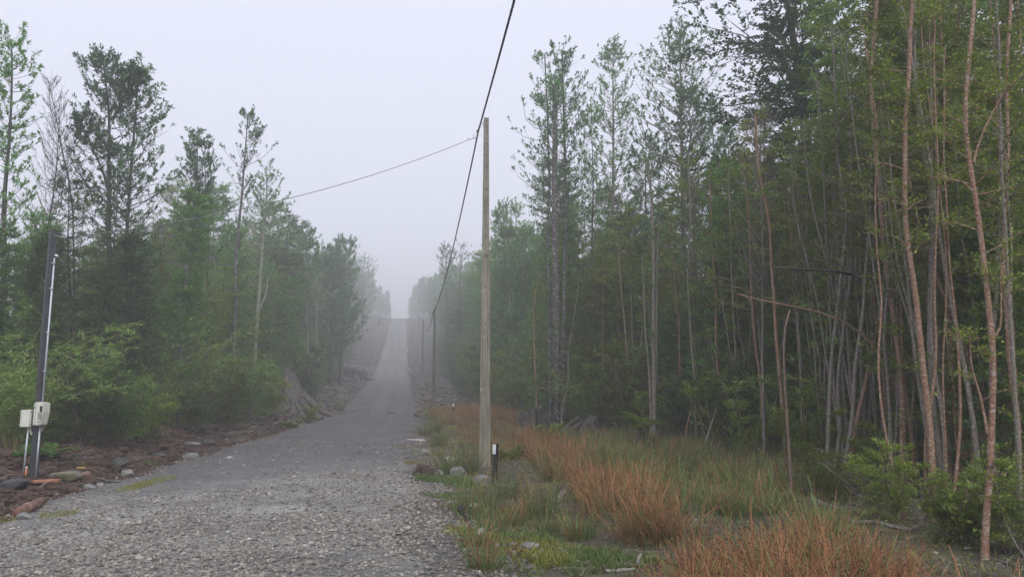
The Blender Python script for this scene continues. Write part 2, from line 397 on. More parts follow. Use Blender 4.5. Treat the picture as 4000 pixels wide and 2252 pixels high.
# ------------------------------------------------------------------ tree grower
def path_at(path, t):
    seg = np.linalg.norm(np.diff(path, axis=0), axis=1)
    s = np.concatenate([[0], np.cumsum(seg)]); s /= s[-1]
    return np.stack([np.interp(t, s, path[:, k]) for k in range(3)], -1)
def refine(path, n, rng, wob):
    """n points along the path with a smooth wobble"""
    t = np.linspace(0, 1, n); p = path_at(np.asarray(path, float), t)
    w = rng.normal(0, 1, (n, 3)); w[:, 2] = 0
    w = np.cumsum(w, 0) * 0.4 + w * 0.3; w -= np.outer(1 - t, w[0]) + np.outer(t, w[-1])
    q = p + w * wob
    q[1:-1] = 0.5 * q[1:-1] + 0.25 * (q[:-2] + q[2:])
    return q
def grow(rng, path, r0, r1, t0, nb, L0, prof, e0, e1, ntw, twl, style, leafn, leafL, leafW,
         limb=0.016, twig_r=0.004, sides=6, az_bias=None, clump=0.0, droop=0.0, flat=0.35, tmax=1.0):
    """-> (wood Bag, leaf Bag). style: 'tuft' rosettes at twig ends, 'spray' flat leafy sprays, 'none'"""
    wood, lv = Bag(), Bag()
    n = len(path); tt = np.linspace(0, 1, n)
    rad = r0 + (r1 - r0) * tt ** 0.85
    rad[0] *= 1.25
    wood.add(*tubes(path[None], rad[None], sides))
    if nb:
        t = np.sort(t0 + (tmax - t0) * rng.random(nb) ** 0.9)
        O = path_at(path, t)
        tn = (t - t0) / (1 - t0)
        az = np.arange(nb) * 2.39996 + rng.normal(0, 0.5, nb)
        if az_bias is not None:
            az = np.where(rng.random(nb) < az_bias[1], az_bias[0] + rng.normal(0, 0.8, nb), az)
        L = L0 * prof(tn) * rng.uniform(0.55, 1.15, nb)
        if clump: L = L * (0.35 + 1.0 * (vnoise(az * 1.2, t * clump, int(rng.integers(99))) > 0.42))
        m = 4
        P = np.zeros((nb, m, 3)); P[:, 0] = O
        E0 = e0 + rng.normal(0, 0.18, nb); E1 = e1 + rng.normal(0, 0.25, nb)
        a = az.copy(); dirs = []
        for i in range(1, m):
            f = (i - 0.5) / (m - 1)
            e = E0 + (E1 - E0) * f - droop * f * f + rng.normal(0, 0.12, nb); a = a + rng.normal(0, 0.22, nb)
            d = np.stack([np.cos(a) * np.cos(e), np.sin(a) * np.cos(e), np.sin(e)], -1)
            P[:, i] = P[:, i - 1] + d * (L / (m - 1))[:, None]
        tr = r0 + (r1 - r0) * t ** 0.85
        br = np.minimum(tr * 0.55, limb * L * 0.8 + 0.004)
        RR = br[:, None] * np.linspace(1, 0.3, m)[None]
        wood.add(*tubes(P, np.maximum(RR, twig_r * 0.6), 3))
        # twigs
        bi = np.repeat(np.arange(nb), ntw + 1)
        u = rng.uniform(0.25, 1.0, len(bi)); u[::ntw + 1] = 1.0
        x = u * (m - 1) * 0.999; i0 = x.astype(int); fr = (x - i0)[:, None]
        st = P[bi, i0] * (1 - fr) + P[bi, i0 + 1] * fr
        bd = unit(P[bi, i0 + 1] - P[bi, i0])
        side = np.where(rng.random(len(bi)) < 0.5, -1, 1) * rng.uniform(0.35, 1.2, len(bi)); side[::ntw + 1] = 0
        cs, sn = np.cos(side), np.sin(side)
        td = np.stack([bd[:, 0] * cs - bd[:, 1] * sn, bd[:, 0] * sn + bd[:, 1] * cs, bd[:, 2] * (0.6 if style == 'spray' else 1.0) + rng.normal(0.12, 0.2, len(bi))], -1)
        if style == 'tuft': td[:, 2] += 0.45
        td = unit(td)
        tl = twl * (0.45 + 0.55 * np.clip(L[bi] / max(L0, 1e-3), 0.2, 1.2)) * rng.uniform(0.5, 1.1, len(bi))
        en = st + td * tl[:, None]
        md = st + td * tl[:, None] * 0.5 + rng.normal(0, 0.05, st.shape) * tl[:, None]
        if style == 'none': en = en + rng.normal(0, 0.1, en.shape) * tl[:, None]
        if style != 'none':
            wood.add(*tubes(np.stack([st, en], 1), np.array([[1.0, .4]]) * np.full((len(bi), 1), twig_r), 3))
        else:
            wood.add(*tubes(np.stack([st, md, en], 1), np.array([[1.0, .8, .4]]) * np.full((len(bi), 1), twig_r), 3))
        # the top shoot also carries leaves
        if style == 'tuft':
            k = leafn
            ce = np.concatenate([en, path[-1:]]); cd = np.concatenate([td, [[0, 0, 1.0]]])
            c = np.repeat(ce, k, 0); d0 = np.repeat(cd, k, 0)
            rv = unit(rng.normal(0, 1, c.shape)); pr = unit(rv - d0 * (rv * d0).sum(1, keepdims=True))
            sp = rng.uniform(0.35, 1.45, len(c))[:, None]
            D = d0 * np.cos(sp) + pr * np.sin(sp); D[:, 2] += 0.1
            c = c - d0 * (rng.random(len(c)) ** 2)[:, None] * leafL * 1.3
            N = unit(d0 * 0.9 + np.array([0, 0, 0.5]) + rng.normal(0, 0.25, c.shape))
            sz = rng.uniform(0.65, 1.15, len(c))
            lv.add(*leaf_quads(c, D, N, leafL * sz, leafW * sz))
        elif style == 'spray':
            k = leafn
            f = rng.random((len(st), k, 1))
            c = (st[:, None] + (en - st)[:, None] * (0.1 + 0.95 * f)).reshape(-1, 3)
            d0 = np.repeat(td, k, 0); hs = np.where(rng.random(len(c)) < 0.5, -1, 1) * rng.uniform(0.5, 1.25, len(c))
            cs, sn = np.cos(hs), np.sin(hs)
            D = np.stack([d0[:, 0] * cs - d0[:, 1] * sn, d0[:, 0] * sn + d0[:, 1] * cs, d0[:, 2] + rng.normal(0.05, 0.3, len(c))], -1)
            N = np.array([0, 0, 1.0]) + rng.normal(0, flat, c.shape)
            sz = rng.uniform(0.6, 1.2, len(c))
            lv.add(*leaf_quads(c + rng.normal(0, 0.03, c.shape), D, N, leafL * sz, leafW * sz))
    return wood, lv
def ovate(t): return np.clip(1.02 - t, 0.05, 1) ** 0.5 * np.minimum(1, 0.35 + t * 3)
def column(t): return np.clip(1.02 - t, 0.05, 1) ** 0.4 * (0.75 + 0.25 * np.sin(t * 9))
def broadtop(t): return np.clip(1.05 - t, 0.05, 1) ** 0.45 * np.minimum(1, 0.4 + t * 1.5)
def put_tree(name, base, wood, leaf, wmat, lmat, label, cat='tree', group=None, crown='crown', trunk='trunk'):
    e = link(name, None, None, base); e.empty_display_size = 0.3
    tag(e, label, cat, group)
    link(trunk, wood.mesh(trunk, wmat, True), e)
    if leaf is not None and leaf.V: link(crown, leaf.mesh(crown, lmat), e)
    return e
def copy_tree(src, base, rz, sc, label, group, lmat=None, cat=None):
    e = src.copy(); C.objects.link(e)
    e.location = [float(v) for v in base]; e.rotation_euler = (0, 0, rz); e.scale = sc
    e['label'] = label
    if cat: e['category'] = cat
    if group: e['group'] = group
    elif 'group' in e: del e['group']
    for ch in src.children:
        c = ch.copy(); C.objects.link(c); c.parent = e
    return e

# ================================================================== SETTING
def grid_mesh(name, us, ys, fx, fz, fcol, mat):
    U, Y = np.meshgrid(us, ys)
    X = fx(U, Y); Z = fz(X, Y, U)
    V = np.stack([X, Y, Z], -1).reshape(-1, 3)
    nu, ny = len(us), len(ys)
    i, j = np.meshgrid(np.arange(ny - 1), np.arange(nu - 1), indexing='ij')
    a = (i * nu + j).ravel()
    F = np.stack([a, a + 1, a + nu + 1, a + nu], -1)
    return mesh_np(name, V, [F], mat, True, fcol(X, Y, U).reshape(-1, 3))
def mixc(a, b, t):
    return a * (1 - t[..., None]) + np.asarray(b) * t[..., None]
def ground_col(X, Y, U):
    ul, ur = -U - hwf(Y), U - hwf(Y)
    n1, n2, n3 = fbm(X * 0.7, Y * 0.7, 21), fbm(X * 2.3, Y * 2.3, 31), fbm(X * 0.25, Y * 0.25, 41)
    c = np.zeros(X.shape + (3,)) + np.array([.030, .024, .017])
    soil = np.array([.062, .032, .020])
    c = mixc(c, soil, (1 - sstep(3.6, 5.2, ul)) * sstep(-1, 0, ul) * (1 - sstep(38, 52, Y)))
    c = mixc(c, [.045, .028, .020], sstep(0.5, 0.62, n2) * (ul > 0) * (1 - sstep(3.6, 5.2, ul)) * 0.8)
    grey = np.array([.062, .050, .044])
    c = mixc(c, grey, sstep(38, 56, Y) * (1 - sstep(7.5, 10, np.maximum(ul, ur))))
    c = mixc(c, [.05, .036, .03], sstep(0.48, 0.6, n1) * sstep(40, 60, Y) * 0.7)
    c = mixc(c, [.115, .10, .09], sstep(0.54, 0.62, fbm(X * 1.1, Y * .5, 33)) * sstep(46, 70, Y) * (1 - sstep(7.5, 10, np.maximum(ul, ur))) * .8)
    # the right verge: damp soil, moss and short growth
    rv = sstep(-0.3, 0.3, ur) * (1 - sstep(7.5, 9.5, ur)) * (1 - sstep(42, 52, Y))
    c = mixc(c, [.060, .050, .036], rv)
    c = mixc(c, [.115, .115, .030], rv * sstep(0.52, 0.64, n2) * 0.8)
    c = mixc(c, [.15, .105, .030], rv * sstep(0.55, 0.68, n1) * sstep(17, 24, Y) * 0.9)
    c = mixc(c, [.10, .095, .088], sstep(-0.6, 0.0, ur) * (1 - sstep(0.3, 1.1, ur)) * (1 - sstep(50, 60, Y)) * 0.85)
    return c
us = np.concatenate([-np.geomspace(15, 330, 26)[::-1], np.arange(-14.8, 14.81, 0.27), np.geomspace(15, 330, 26)])
ys = np.concatenate([np.arange(-90, 4, 4.0), np.arange(4, 34, 0.25), np.arange(34, 70, 0.6), np.arange(70, 280, 2.0), np.arange(280, 520, 6), np.arange(520, 760, 20)])
def ground_z(X, Y, U):
    return zt(X, Y) - 0.09 * (1 - sstep(-0.75, -0.35, np.abs(U) - hwf(Y)))
ground_obj = link('ground', grid_mesh('ground', us, ys, lambda U, Y: U + xc(Y), ground_z, ground_col, 'ground'))
tag(ground_obj, 'dark forest floor with brown soil bank and mossy verge', None, kind='structure')
# gravel road
def road_col(X, Y, U):
    n1, n2, n3 = fbm(X * 0.35, Y * 0.35, 5), fbm(X * 1.2, Y * 1.2, 15), fbm(X * 0.16 + U * 0.6, Y * 0.09, 25)
    c = np.zeros(X.shape + (3,)) + np.array([.088, .084, .084])
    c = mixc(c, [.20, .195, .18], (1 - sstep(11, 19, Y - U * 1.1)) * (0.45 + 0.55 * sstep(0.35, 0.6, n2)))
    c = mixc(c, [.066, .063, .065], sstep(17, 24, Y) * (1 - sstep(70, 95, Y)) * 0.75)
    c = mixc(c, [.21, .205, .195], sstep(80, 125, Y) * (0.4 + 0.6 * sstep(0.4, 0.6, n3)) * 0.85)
    rut = np.exp(-((np.abs(U + 0.15) - 0.85) / 0.25) ** 2) * sstep(22, 40, Y)
    c = mixc(c, [.048, .046, .048], rut * 0.5)
    pale = np.exp(-(U / 0.4) ** 2) * sstep(40, 60, Y)
    c = mixc(c, [.12, .115, .11], pale * 0.45)
    c = mixc(c, [.045, .043, .042], sstep(0.56, 0.7, n1) * 0.4)
    c = mixc(c, [.07, .06, .052], sstep(2.2, 2.9, np.abs(U)) * 0.7 * np.where(U > 0, sstep(16, 24, Y), 1))
    return c
ru = np.linspace(-3.35, 3.35, 54)
ry = np.concatenate([np.arange(-60, 3, 3.0), np.arange(3, 40, 0.2), np.arange(40, 130, 0.6), np.arange(130, 470, 2.5)])
def road_z(X, Y, U):
    edge = np.abs(U) + (fbm(X * 0.9, Y * 0.9, 61) - 0.5) * 0.9
    return zt(X, Y) + 0.022 - 0.075 * sstep(2.55, 3.1, edge) + (fbm(X * 6, Y * 6, 71) - 0.5) * 0.018
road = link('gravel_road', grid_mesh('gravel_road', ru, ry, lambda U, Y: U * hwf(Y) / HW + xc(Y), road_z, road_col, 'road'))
tag(road, 'grey gravel road climbing straight uphill into the fog', None, kind='structure')
# side track
tu = np.linspace(-19, -2.6, 50); tv = np.linspace(-2.4, 2.4, 14)
def track_mesh():
    U, Vv = np.meshgrid(tu, tv)
    Y = 145 + Vv * 1.2 * (1 + 0.45 * np.exp((U + 2.9) / 1.6)) + 0.15 * (U + 3)
    X = xc(Y) + U
    Z = zt(X, Y) + 0.05 - 0.12 * sstep(1.6, 2.3, np.abs(Vv) + (fbm(X, Y, 3) - .5))
    V = np.stack([X, Y, Z], -1).reshape(-1, 3)
    nu = len(tu); i, j = np.meshgrid(np.arange(len(tv) - 1), np.arange(nu - 1), indexing='ij'); a = (i * nu + j).ravel()
    col = mixc(np.zeros(X.shape + (3,)) + np.array([.15, .145, .138]), [.10, .095, .09], sstep(.4, .6, fbm(X, Y, 9)))
    return mesh_np('side_track', V, [np.stack([a, a + 1, a + nu + 1, a + nu], -1)], 'road', True, col.reshape(-1, 3))
tag(link('side_track', track_mesh()), 'short pale gravel spur leaving the road on the left', None, kind='structure')
# loose gravel, small rubble, soil clods and wood litter: uncountable -> stuff
_ico = bmesh.new(); bmesh.ops.create_icosphere(_ico, subdivisions=1, radius=1.0)
ICO_V = np.array([v.co for v in _ico.verts]); ICO_F = np.array([[v.index for v in f.verts] for f in _ico.faces]); _ico.free()
OCT_V = np.array([[1, 0, 0], [-1, 0, 0], [0, 1, 0], [0, -1, 0], [0, 0, 1], [0, 0, -1]], float)
OCT_F = np.array([[0, 2, 4], [2, 1, 4], [1, 3, 4], [3, 0, 4], [2, 0, 5], [1, 2, 5], [3, 1, 5], [0, 3, 5]])
CUB_V = np.array([[x, y, z] for x in (-1, 1) for y in (-1, 1) for z in (-1, 1)], float)
CUB_F = np.array([[0, 1, 3, 2], [4, 6, 7, 5], [0, 4, 5, 1], [2, 3, 7, 6], [0, 2, 6, 4], [1, 5, 7, 3]])
def scatter(rng, P, size, bv, bf, flat=(0.45, 0.8), jit=0.25, sink=0.25, tilt=0.3):
    size = np.minimum(size, np.median(size) * 2.6)
    n, k = len(P), len(bv)
    V = bv[None] * (1 + rng.normal(0, jit, (n, k, 1))) + rng.normal(0, jit * 0.35, (n, k, 3))
    sc = np.stack([rng.uniform(0.8, 1.35, n), rng.uniform(0.65, 1.0, n), rng.uniform(*flat, n)], -1) * size[:, None]
    V = V * sc[:, None]
    a = rng.uniform(0, 6.283, n); tx = rng.normal(0, tilt, n)
    y, z = V[..., 1].copy(), V[..., 2].copy()
    ct, st = np.cos(tx)[:, None], np.sin(tx)[:, None]
    V[..., 1] = y * ct - z * st; V[..., 2] = y * st + z * ct
    x, y = V[..., 0].copy(), V[..., 1].copy()
    ca, sa = np.cos(a)[:, None], np.sin(a)[:, None]
    V[..., 0] = x * ca - y * sa; V[..., 1] = x * sa + y * ca
    V += P[:, None]; V[..., 2] += (sc[:, 2] * (1 - 2 * sink))[:, None]
    F = (bf[None] + (np.arange(n) * k)[:, None, None]).reshape(-1, bf.shape[1])
    return V.reshape(-1, 3), F
def zroad(X, Y):
    return road_z(X, Y, (X - xc(Y)) * HW / hwf(Y))
def sample_uy(rng, n, y0, y1, u0, u1, pw=1.0):
    y = y0 + (y1 - y0) * rng.random(n) ** pw
    u = rng.uniform(u0, u1, n)
    return u, y
rng = np.random.default_rng(7)
bag = Bag()
# near field coarse gravel
u, y = sample_uy(rng, 74000, 6.2, 27, -3.05, 3.85, 1.75)
x = xc(y) + u
dens = (0.12 + 0.88 * (1 - sstep(9.5, 17, y - u * 1.3))) * (0.22 + 0.78 * sstep(0.40, 0.58, fbm(x * .8, y * .8, 15)))
dens = dens * (1 - .75 * np.exp(-((np.abs(u + .15 + .25 * np.sin(y * .35)) - .85) / .26) ** 2) * sstep(7.5, 11, y))
keep = rng.random(len(y)) < dens
u, y, x = u[keep], y[keep], x[keep]
size = rng.lognormal(0, 0.42, len(y)) * 0.0124 * (1 + 0.032 * (y - 7))
keep = (u < 3.0) | (rng.random(len(u)) < (1 - (u - 3.0) / .9)) & (u < 3.85 - .03 * (y - 6))
u, y, x, size = u[keep], y[keep], x[keep], size[keep]
P = np.stack([x, y, np.where(np.abs(u) < 2.35, zroad(x, y), np.maximum(zt(x, y) + .003, zroad(x, y)))], -1)
nr = y < 7.3
V, F = scatter(rng, P[nr], size[nr], ICO_V[:], ICO_F, (0.4, 0.75), 0.12)
bag.add(V, [F])
V, F = scatter(rng, P[~nr], size[~nr], OCT_V * 1.15, OCT_F, (0.45, 0.8), 0.2)
bag.add(V, [F])
# sparse stones farther up the road
u, y = sample_uy(rng, 13000, 15, 170, -3.1, 3.1, 1.3)
x = xc(y) + u
V, F = scatter(rng, np.stack([x, y, zroad(x, y)], -1), rng.lognormal(0, 0.45, len(y)) * (0.009 + 0.0002 * y), OCT_V, OCT_F, (0.4, 0.7))
bag.add(V, [F])
tag(link('loose_gravel', bag.mesh('loose_gravel', 'stone')), 'loose grey and tan gravel covering the near road', None, kind='stuff')
# rubble on both shoulders
bag = Bag()
u, y = sample_uy(rng, 5500, 6, 46, 2.6, 4.0, 1.15); x = xc(y) + u
V, F = scatter(rng, np.stack([x, y, zt(x, y)], -1), rng.lognormal(0, 0.55, len(y)) * 0.0145, ICO_V, ICO_F, (0.5, 0.9), 0.15); bag.add(V, [F])
tag(link('shoulder_rubble', bag.mesh('shoulder_rubble', 'rubble')), 'grey broken stone along the right shoulder by the rushes', None, kind='stuff')
bag = Bag()
u, y = sample_uy(rng, 7500, 44, 340, 2.6, 9.5, 1.5); x = xc(y) + u * hwf(y) / HW
V, F = scatter(rng, np.stack([x, y, zt(x, y)], -1), rng.lognormal(0, 0.6, len(y)) * (0.028 + 0.0006 * y), OCT_V * 1.1, OCT_F, (0.5, 0.9), 0.25); bag.add(V, [F])
u, y = sample_uy(rng, 8500, 36, 340, -11.5, -2.6, 1.5); x = xc(y) + u * hwf(y) / HW
V, F = scatter(rng, np.stack([x, y, zt(x, y)], -1), rng.lognormal(0, 0.6, len(y)) * (0.028 + 0.0006 * y), OCT_V * 1.1, OCT_F, (0.5, 0.9), 0.25); bag.add(V, [F])
tag(link('bank_rubble', bag.mesh('bank_rubble', 'rubble_dark')), 'dark earth rubble and broken stone on the uphill road banks', None, kind='stuff')
# soil clods on the left bank
u, y = sample_uy(rng, 15000, 8, 46, -8.2, -2.75, 1.35); x = xc(y) + u
V, F = scatter(rng, np.stack([x, y, zt(x, y)], -1), rng.lognormal(0, 0.55, len(y)) * 0.026, OCT_V * 1.1, OCT_F, (0.5, 1.0), 0.3)
bag = Bag(); bag.add(V, [F])
u, y = sample_uy(rng, 900, 9, 44, -7.2, -2.9, 1.2); x = xc(y) + u
V, F = scatter(rng, np.stack([x, y, zt(x, y)], -1), rng.lognormal(0, .5, len(y)) * .062, ICO_V, ICO_F, (.5, .95), .16)
bag.add(V, [F])
tag(link('soil_clods', bag.mesh('soil_clods', 'clod')), 'crumbly reddish brown soil on the left bank', None, kind='stuff')
def sticks(rng, P, L, r):
    n = len(P); a = rng.uniform(0, 6.283, n); e = rng.normal(0.05, 0.16, n)
    D = np.stack([np.cos(a) * np.cos(e), np.sin(a) * np.cos(e), np.sin(e)], -1)
    p1 = P + D * L[:, None]; pm = (P + p1) / 2 + rng.normal(0, 0.06, P.shape) * L[:, None]
    p1[:, 2] = np.maximum(p1[:, 2], zt(p1[:, 0], p1[:, 1]) + 0.01); pm[:, 2] = np.maximum(pm[:, 2], zt(pm[:, 0], pm[:, 1]) + 0.008)
    return tubes(np.stack([P, pm, p1], 1), r[:, None] * np.array([[1, .9, .5]]), 3)
bag = Bag()
for (n, y0, y1, u0, u1, lm, rm) in ((2200, 8, 46, -8.0, -2.8, .28, .008), (1100, 26, 46, -7.5, -3.0, .45, .014), (2200, 44, 300, -12, -3.5, .9, .04),
                                    (1500, 44, 300, 3.6, 11, .9, .036), (1500, 7, 34, 3.2, 9.0, .2, .006), (300, 12, 30, 9, 14, .8, .014)):
    u, y = sample_uy(rng, n, y0, y1, u0, u1, 1.3); x = xc(y) + u
    s = np.minimum(rng.lognormal(0, 0.5, n), 1.8)
    bag.add(*sticks(rng, np.stack([x, y, zt(x, y) + 0.015], -1), lm * s, rm * np.sqrt(s)))
tag(link('wood_litter', bag.mesh('wood_litter', 'debris')), 'broken sticks and bark litter scattered on the verges', None, kind='stuff')

# ================================================================== TREES
_er = np.array([(5.9, 4), (5.4, 9), (5.5, 12), (6.0, 16), (5.8, 20), (5.2, 26), (3.6, 31), (2.0, 36), (0.5, 45), (-1.2, 55), (-3.85, 82.5),
                (-8.9, 112.5), (-15.9, 165), (-27, 240), (-43.5, 330), (-49.5, 363), (-57, 420), (-68, 510)])
def edge_r(y): return np.interp(y, _er[:, 1], _er[:, 0])
def edge_l(y):
    sb = np.interp(y, [4, 15, 24, 32, 40, 50, 63, 120, 172, 240, 360, 510], [5.2, 5.4, 5.0, 4.4, 3.6, 2.6, 4.6, 6.4, 6.2, 5.6, 1.6, 1.6])
    return xc(y) - hwf(y) - sb
def base_at(x, y): return (x, y, gz(x, y) - 0.05)
def px_path(pts, depth, n=14, wob=0.0, seed=0, dy=0.0):
    """pixels listed from the foot up, all at about the same distance -> local path and base"""
    P = np.array([at(px, py, depth) for px, py in pts])
    P[:, 1] += np.linspace(0, dy, len(P))
    b = P[0].copy(); b[2] = gz(b[0], b[1]) - 0.08
    if P[0][2] - b[2] > 0.15: P = np.concatenate([[b], P])
    else: P[0] = b
    return b, refine(P - b, n, np.random.default_rng(seed), wob)
def wood_fork(wood, base, pts, depth, r, n=7, dy=0.0):
    P = np.array([at(px, py, depth) for px, py in pts]) - base
    P[:, 1] += np.linspace(0, dy, len(P))
    P = path_at(P, np.linspace(0, 1, n))
    wood.add(*tubes(P[None], np.linspace(r, r * 0.4, n)[None], 5))
    return P
def merge(a, b):
    for s, d in ((b[0], a[0]), (b[1], a[1])):
        for V in s.V: pass
    for src, dst in zip(b, a):
        if not src.V: continue
        V = np.concatenate(src.V)
        dst.add(V, [np.concatenate(v) for v in src.F.values()])
    return a

# ---- the tall open-crowned trees that stand against the sky (each its own shape)
TUFT = dict(style='tuft', leafL=0.16, leafW=0.058, e0=0.25, e1=0.95, twl=0.55, limb=0.012)
def canelo(name, label, pts, depth, r0, t0, nb, L0, wmat='bark_dark', lmat='canelo', seed=1, ntw=4, leafn=9, prof=ovate, wob=0.05, extra=(), group=None, dy=0.0, tip=.12, **kw):
    rg = np.random.default_rng(seed)
    f = far_depth(depth) / depth; depth *= f; r0 *= f; L0 *= f
    b, path = px_path(pts, depth, 16, wob, seed, dy)
    k = dict(TUFT); k.update(kw); k['leafL'] *= f; k['leafW'] *= f
    w, l = grow(rg, path, r0, r0 * tip, t0, int(nb * .68), L0 * 1.35, prof, ntw=ntw, leafn=leafn, **k)
    for (q, r, tt0, nb2, L2) in extra:                     # further stems of the same tree
        P = np.array([at(px, py, depth) for px, py in q]) - b
        P = refine(P, 10, rg, wob)
        merge((w, l), grow(rg, P, r, r * 0.15, tt0, nb2, L2, prof, ntw=ntw, leafn=leafn, **k))
    return put_tree(name, b, w, l, wmat, lmat, label, 'tree', group)
canelo('tall_tree', 'tall leafy tree with straight trunk at the left edge of the picture', [(-10, 1650), (0, 1400), (12, 1000), (30, 600), (40, 350), (45, 155)], 25, .15, .30, 190, 1.5, lmat='canelo_green', seed=11, prof=column)
canelo('tall_tree', 'tallest broad-crowned twin-stemmed tree behind the grey meter pole', [(425, 1650), (428, 1200), (428, 745), (431, 621), (437, 459), (412, 330), (402, 228)], 27, .17, .46, 150, 1.9, seed=12, ntw=5,
       extra=([((437, 470), (475, 410), (500, 350), (520, 300)), .06, .1, 40, 1.2], [((428, 760), (385, 640), (350, 560), (310, 470)), .06, .15, 40, 1.1]))
canelo('tall_tree', 'tall dark tree leaning right against the broad-crowned twin-stemmed one', [(478, 1640), (485, 1300), (490, 888), (497, 776), (515, 590), (534, 385), (545, 285)], 27.6, .14, .36, 170, 1.75, seed=13, ntw=5)
canelo('tall_tree', 'medium open tree with paired stems and tufted crown, left of the thin bare one', [(700, 1620), (712, 1217), (728, 1114), (737, 990), (757, 824), (770, 683), (770, 600), (768, 527)], 33, .13, .60, 80, 1.25, wmat='bark_lichen', seed=14,
       extra=([((735, 1010), (760, 900), (780, 760), (795, 640), (805, 570)), .06, .35, 45, 1.0],))
canelo('slender_tree', 'short slender tufted tree just right of the paired-stem tree', [(800, 1600), (812, 1200), (816, 900), (826, 765)], 34, .06, .72, 20, 1.35, seed=15, e0=0.1, e1=0.6)
canelo('tall_tree', 'tall bare-trunked tree with small one-sided crown, spotted dark trunk', [(900, 1620), (908, 1441), (916, 1286), (924, 1066), (930, 900), (937, 888), (950, 714), (956, 590), (965, 520), (968, 452)], 38, .17, .70, 62, 1.55, wmat='bark_lichen', seed=16, az_bias=(0.2, 0.6), e0=0.45, e1=1.0)
canelo('tall_tree', 'airy grey-green tree with pale lichen-coated trunk above the roadside thicket', [(990, 1600), (999, 1424), (1007, 1259), (1018, 1093), (1023, 955), (1037, 869), (1040, 720), (1042, 655)], 42, .19, .55, 120, 1.8, wmat='bark_pale', seed=17,
       extra=([((1000, 1240), (1030, 1165), (1042, 1110), (1058, 1055)), .09, .99, 1, .1],))
canelo('leafy_tree', 'hazy slim tree rising above the left thicket near the road bend', [(1200, 1480), (1197, 1200), (1197, 1050), (1200, 900)], 60, .13, .5, 110, 1.9, leafn=11, leafL=.2, leafW=.08, seed=18, wmat='bark_grey')
canelo('leafy_tree', 'forked tree holding one dark tuft of leaves at its tip, left roadside', [(1232, 1480), (1235, 1300), (1232, 1160), (1248, 1060), (1256, 1000)], 66, .12, .8, 70, 1.6, leafn=11, leafL=.2, leafW=.08, seed=19, wmat='bark_grey')
canelo('leafy_tree', 'rounded foggy tree at the right end of the left thicket', [(1330, 1400), (1338, 1250), (1345, 1080), (1350, 945)], 80, .2, .2, 300, 2.8, leafn=11, leafL=.26, leafW=.11, seed=20, lmat='canelo_green', prof=column)
canelo('leafy_tree', 'foggy tree leaning slightly over the roadside clearing on the left', [(1290, 1420), (1300, 1250), (1300, 1080), (1305, 975)], 76, .2, .2, 280, 2.6, leafn=11, leafL=.26, leafW=.11, seed=21, lmat='canelo_green', prof=column)
canelo('leafy_tree', 'faint grey tree silhouette left of the road near the crest', [(1415, 1270), (1420, 1180), (1422, 1090), (1425, 1015)], 150, .3, .25, 150, 4.4, seed=22, prof=broadtop, leafL=.3, leafW=.12)
# right
canelo('tall_tree', 'thick lichen-spotted trunk with snapped top, middle of three by the rushes', [(2177, 1705), (2176, 1496), (2176, 1331), (2173, 1165), (2170, 1000), (2165, 686), (2169, 514), (2166, 335)], 31.5, .17, .80, 40, 1.0, tip=.7, wmat='bark_lichen', seed=31, wob=.02, prof=broadtop)
canelo('slender_tree', 'thin curved trunk, leftmost of three lichen-spotted trunks by the rushes', [(2150, 1690), (2150, 1596), (2146, 1300), (2143, 1000), (2146, 720), (2141, 617), (2138, 445), (2131, 300), (2128, 215)], 32.6, .1, .62, 34, 1.5, tip=.3, wmat='bark_lichen', seed=32, wob=.02, az_bias=(3.14, .6), e0=.1, e1=.9)
canelo('tall_tree', 'tufted crown on a speckled trunk, rightmost of three by the rushes', [(2203, 1690), (2200, 1552), (2200, 1386), (2205, 1220), (2206, 1000), (2207, 652), (2200, 410), (2196, 203)], 33, .155, .46, 190, 2.0, tip=.25, wmat='bark_lichen', seed=33, wob=.02, ntw=4)
canelo('tall_tree', 'tall narrow spire-crowned tree second along the right skyline', [(2395, 1680), (2393, 1200), (2393, 830), (2394, 600), (2396, 400), (2395, 195)], 38, .19, .46, 230, 2.1, seed=34, wmat='bark_grey', wob=.03)
canelo('tall_tree', 'tall wide-crowned tree beside the dark layered beech on the skyline', [(2670, 1680), (2668, 1200), (2665, 700), (2660, 500), (2658, 300), (2656, 135)], 32, .18, .46, 270, 2.9, seed=35, wmat='bark_grey', ntw=5,
       extra=([((2668, 760), (2690, 600), (2695, 480), (2680, 360)), .07, .2, 50, 1.3],))
canelo('leafy_tree', 'leafy tree filling the gap between the spire-crowned tree and its left neighbour', [(2310, 1690), (2312, 1100), (2312, 800), (2310, 420)], 36, .1, .45, 90, 1.3, seed=36, lmat='canelo_green')
canelo('leafy_tree', 'leafy tree below the wide-crowned one, its crown touching the thicket top', [(2530, 1690), (2530, 1100), (2528, 800), (2525, 560)], 31, .1, .45, 110, 1.7, seed=37)
canelo('leafy_tree', 'slim tree behind the wide-crowned one and left of the beech', [(2790, 1690), (2790, 1100), (2785, 700), (2780, 430)], 33, .1, .45, 110, 1.5, seed=38, lmat='canelo_green')
canelo('leafy_tree', 'pale foggy tree with pointed top just right of the concrete pole', [(1965, 1560), (1968, 1200), (1970, 1000), (1966, 805)], 62, .16, .25, 240, 2.1, leafn=11, seed=39, lmat='canelo_green')
canelo('leafy_tree', 'pale foggy tree with rounded top second right of the concrete pole', [(2025, 1560), (2022, 1200), (2020, 1000), (2015, 800)], 64, .16, .25, 240, 2.2, leafn=11, seed=40, lmat='canelo_green')
canelo('leafy_tree', 'narrow foggy tree just right of the sagging cable above the far poles', [(1745, 1480), (1745, 1250), (1745, 1080), (1742, 965)], 105, .2, .3, 200, 2.1, leafn=11, seed=41, prof=column, leafL=.2, leafW=.08)
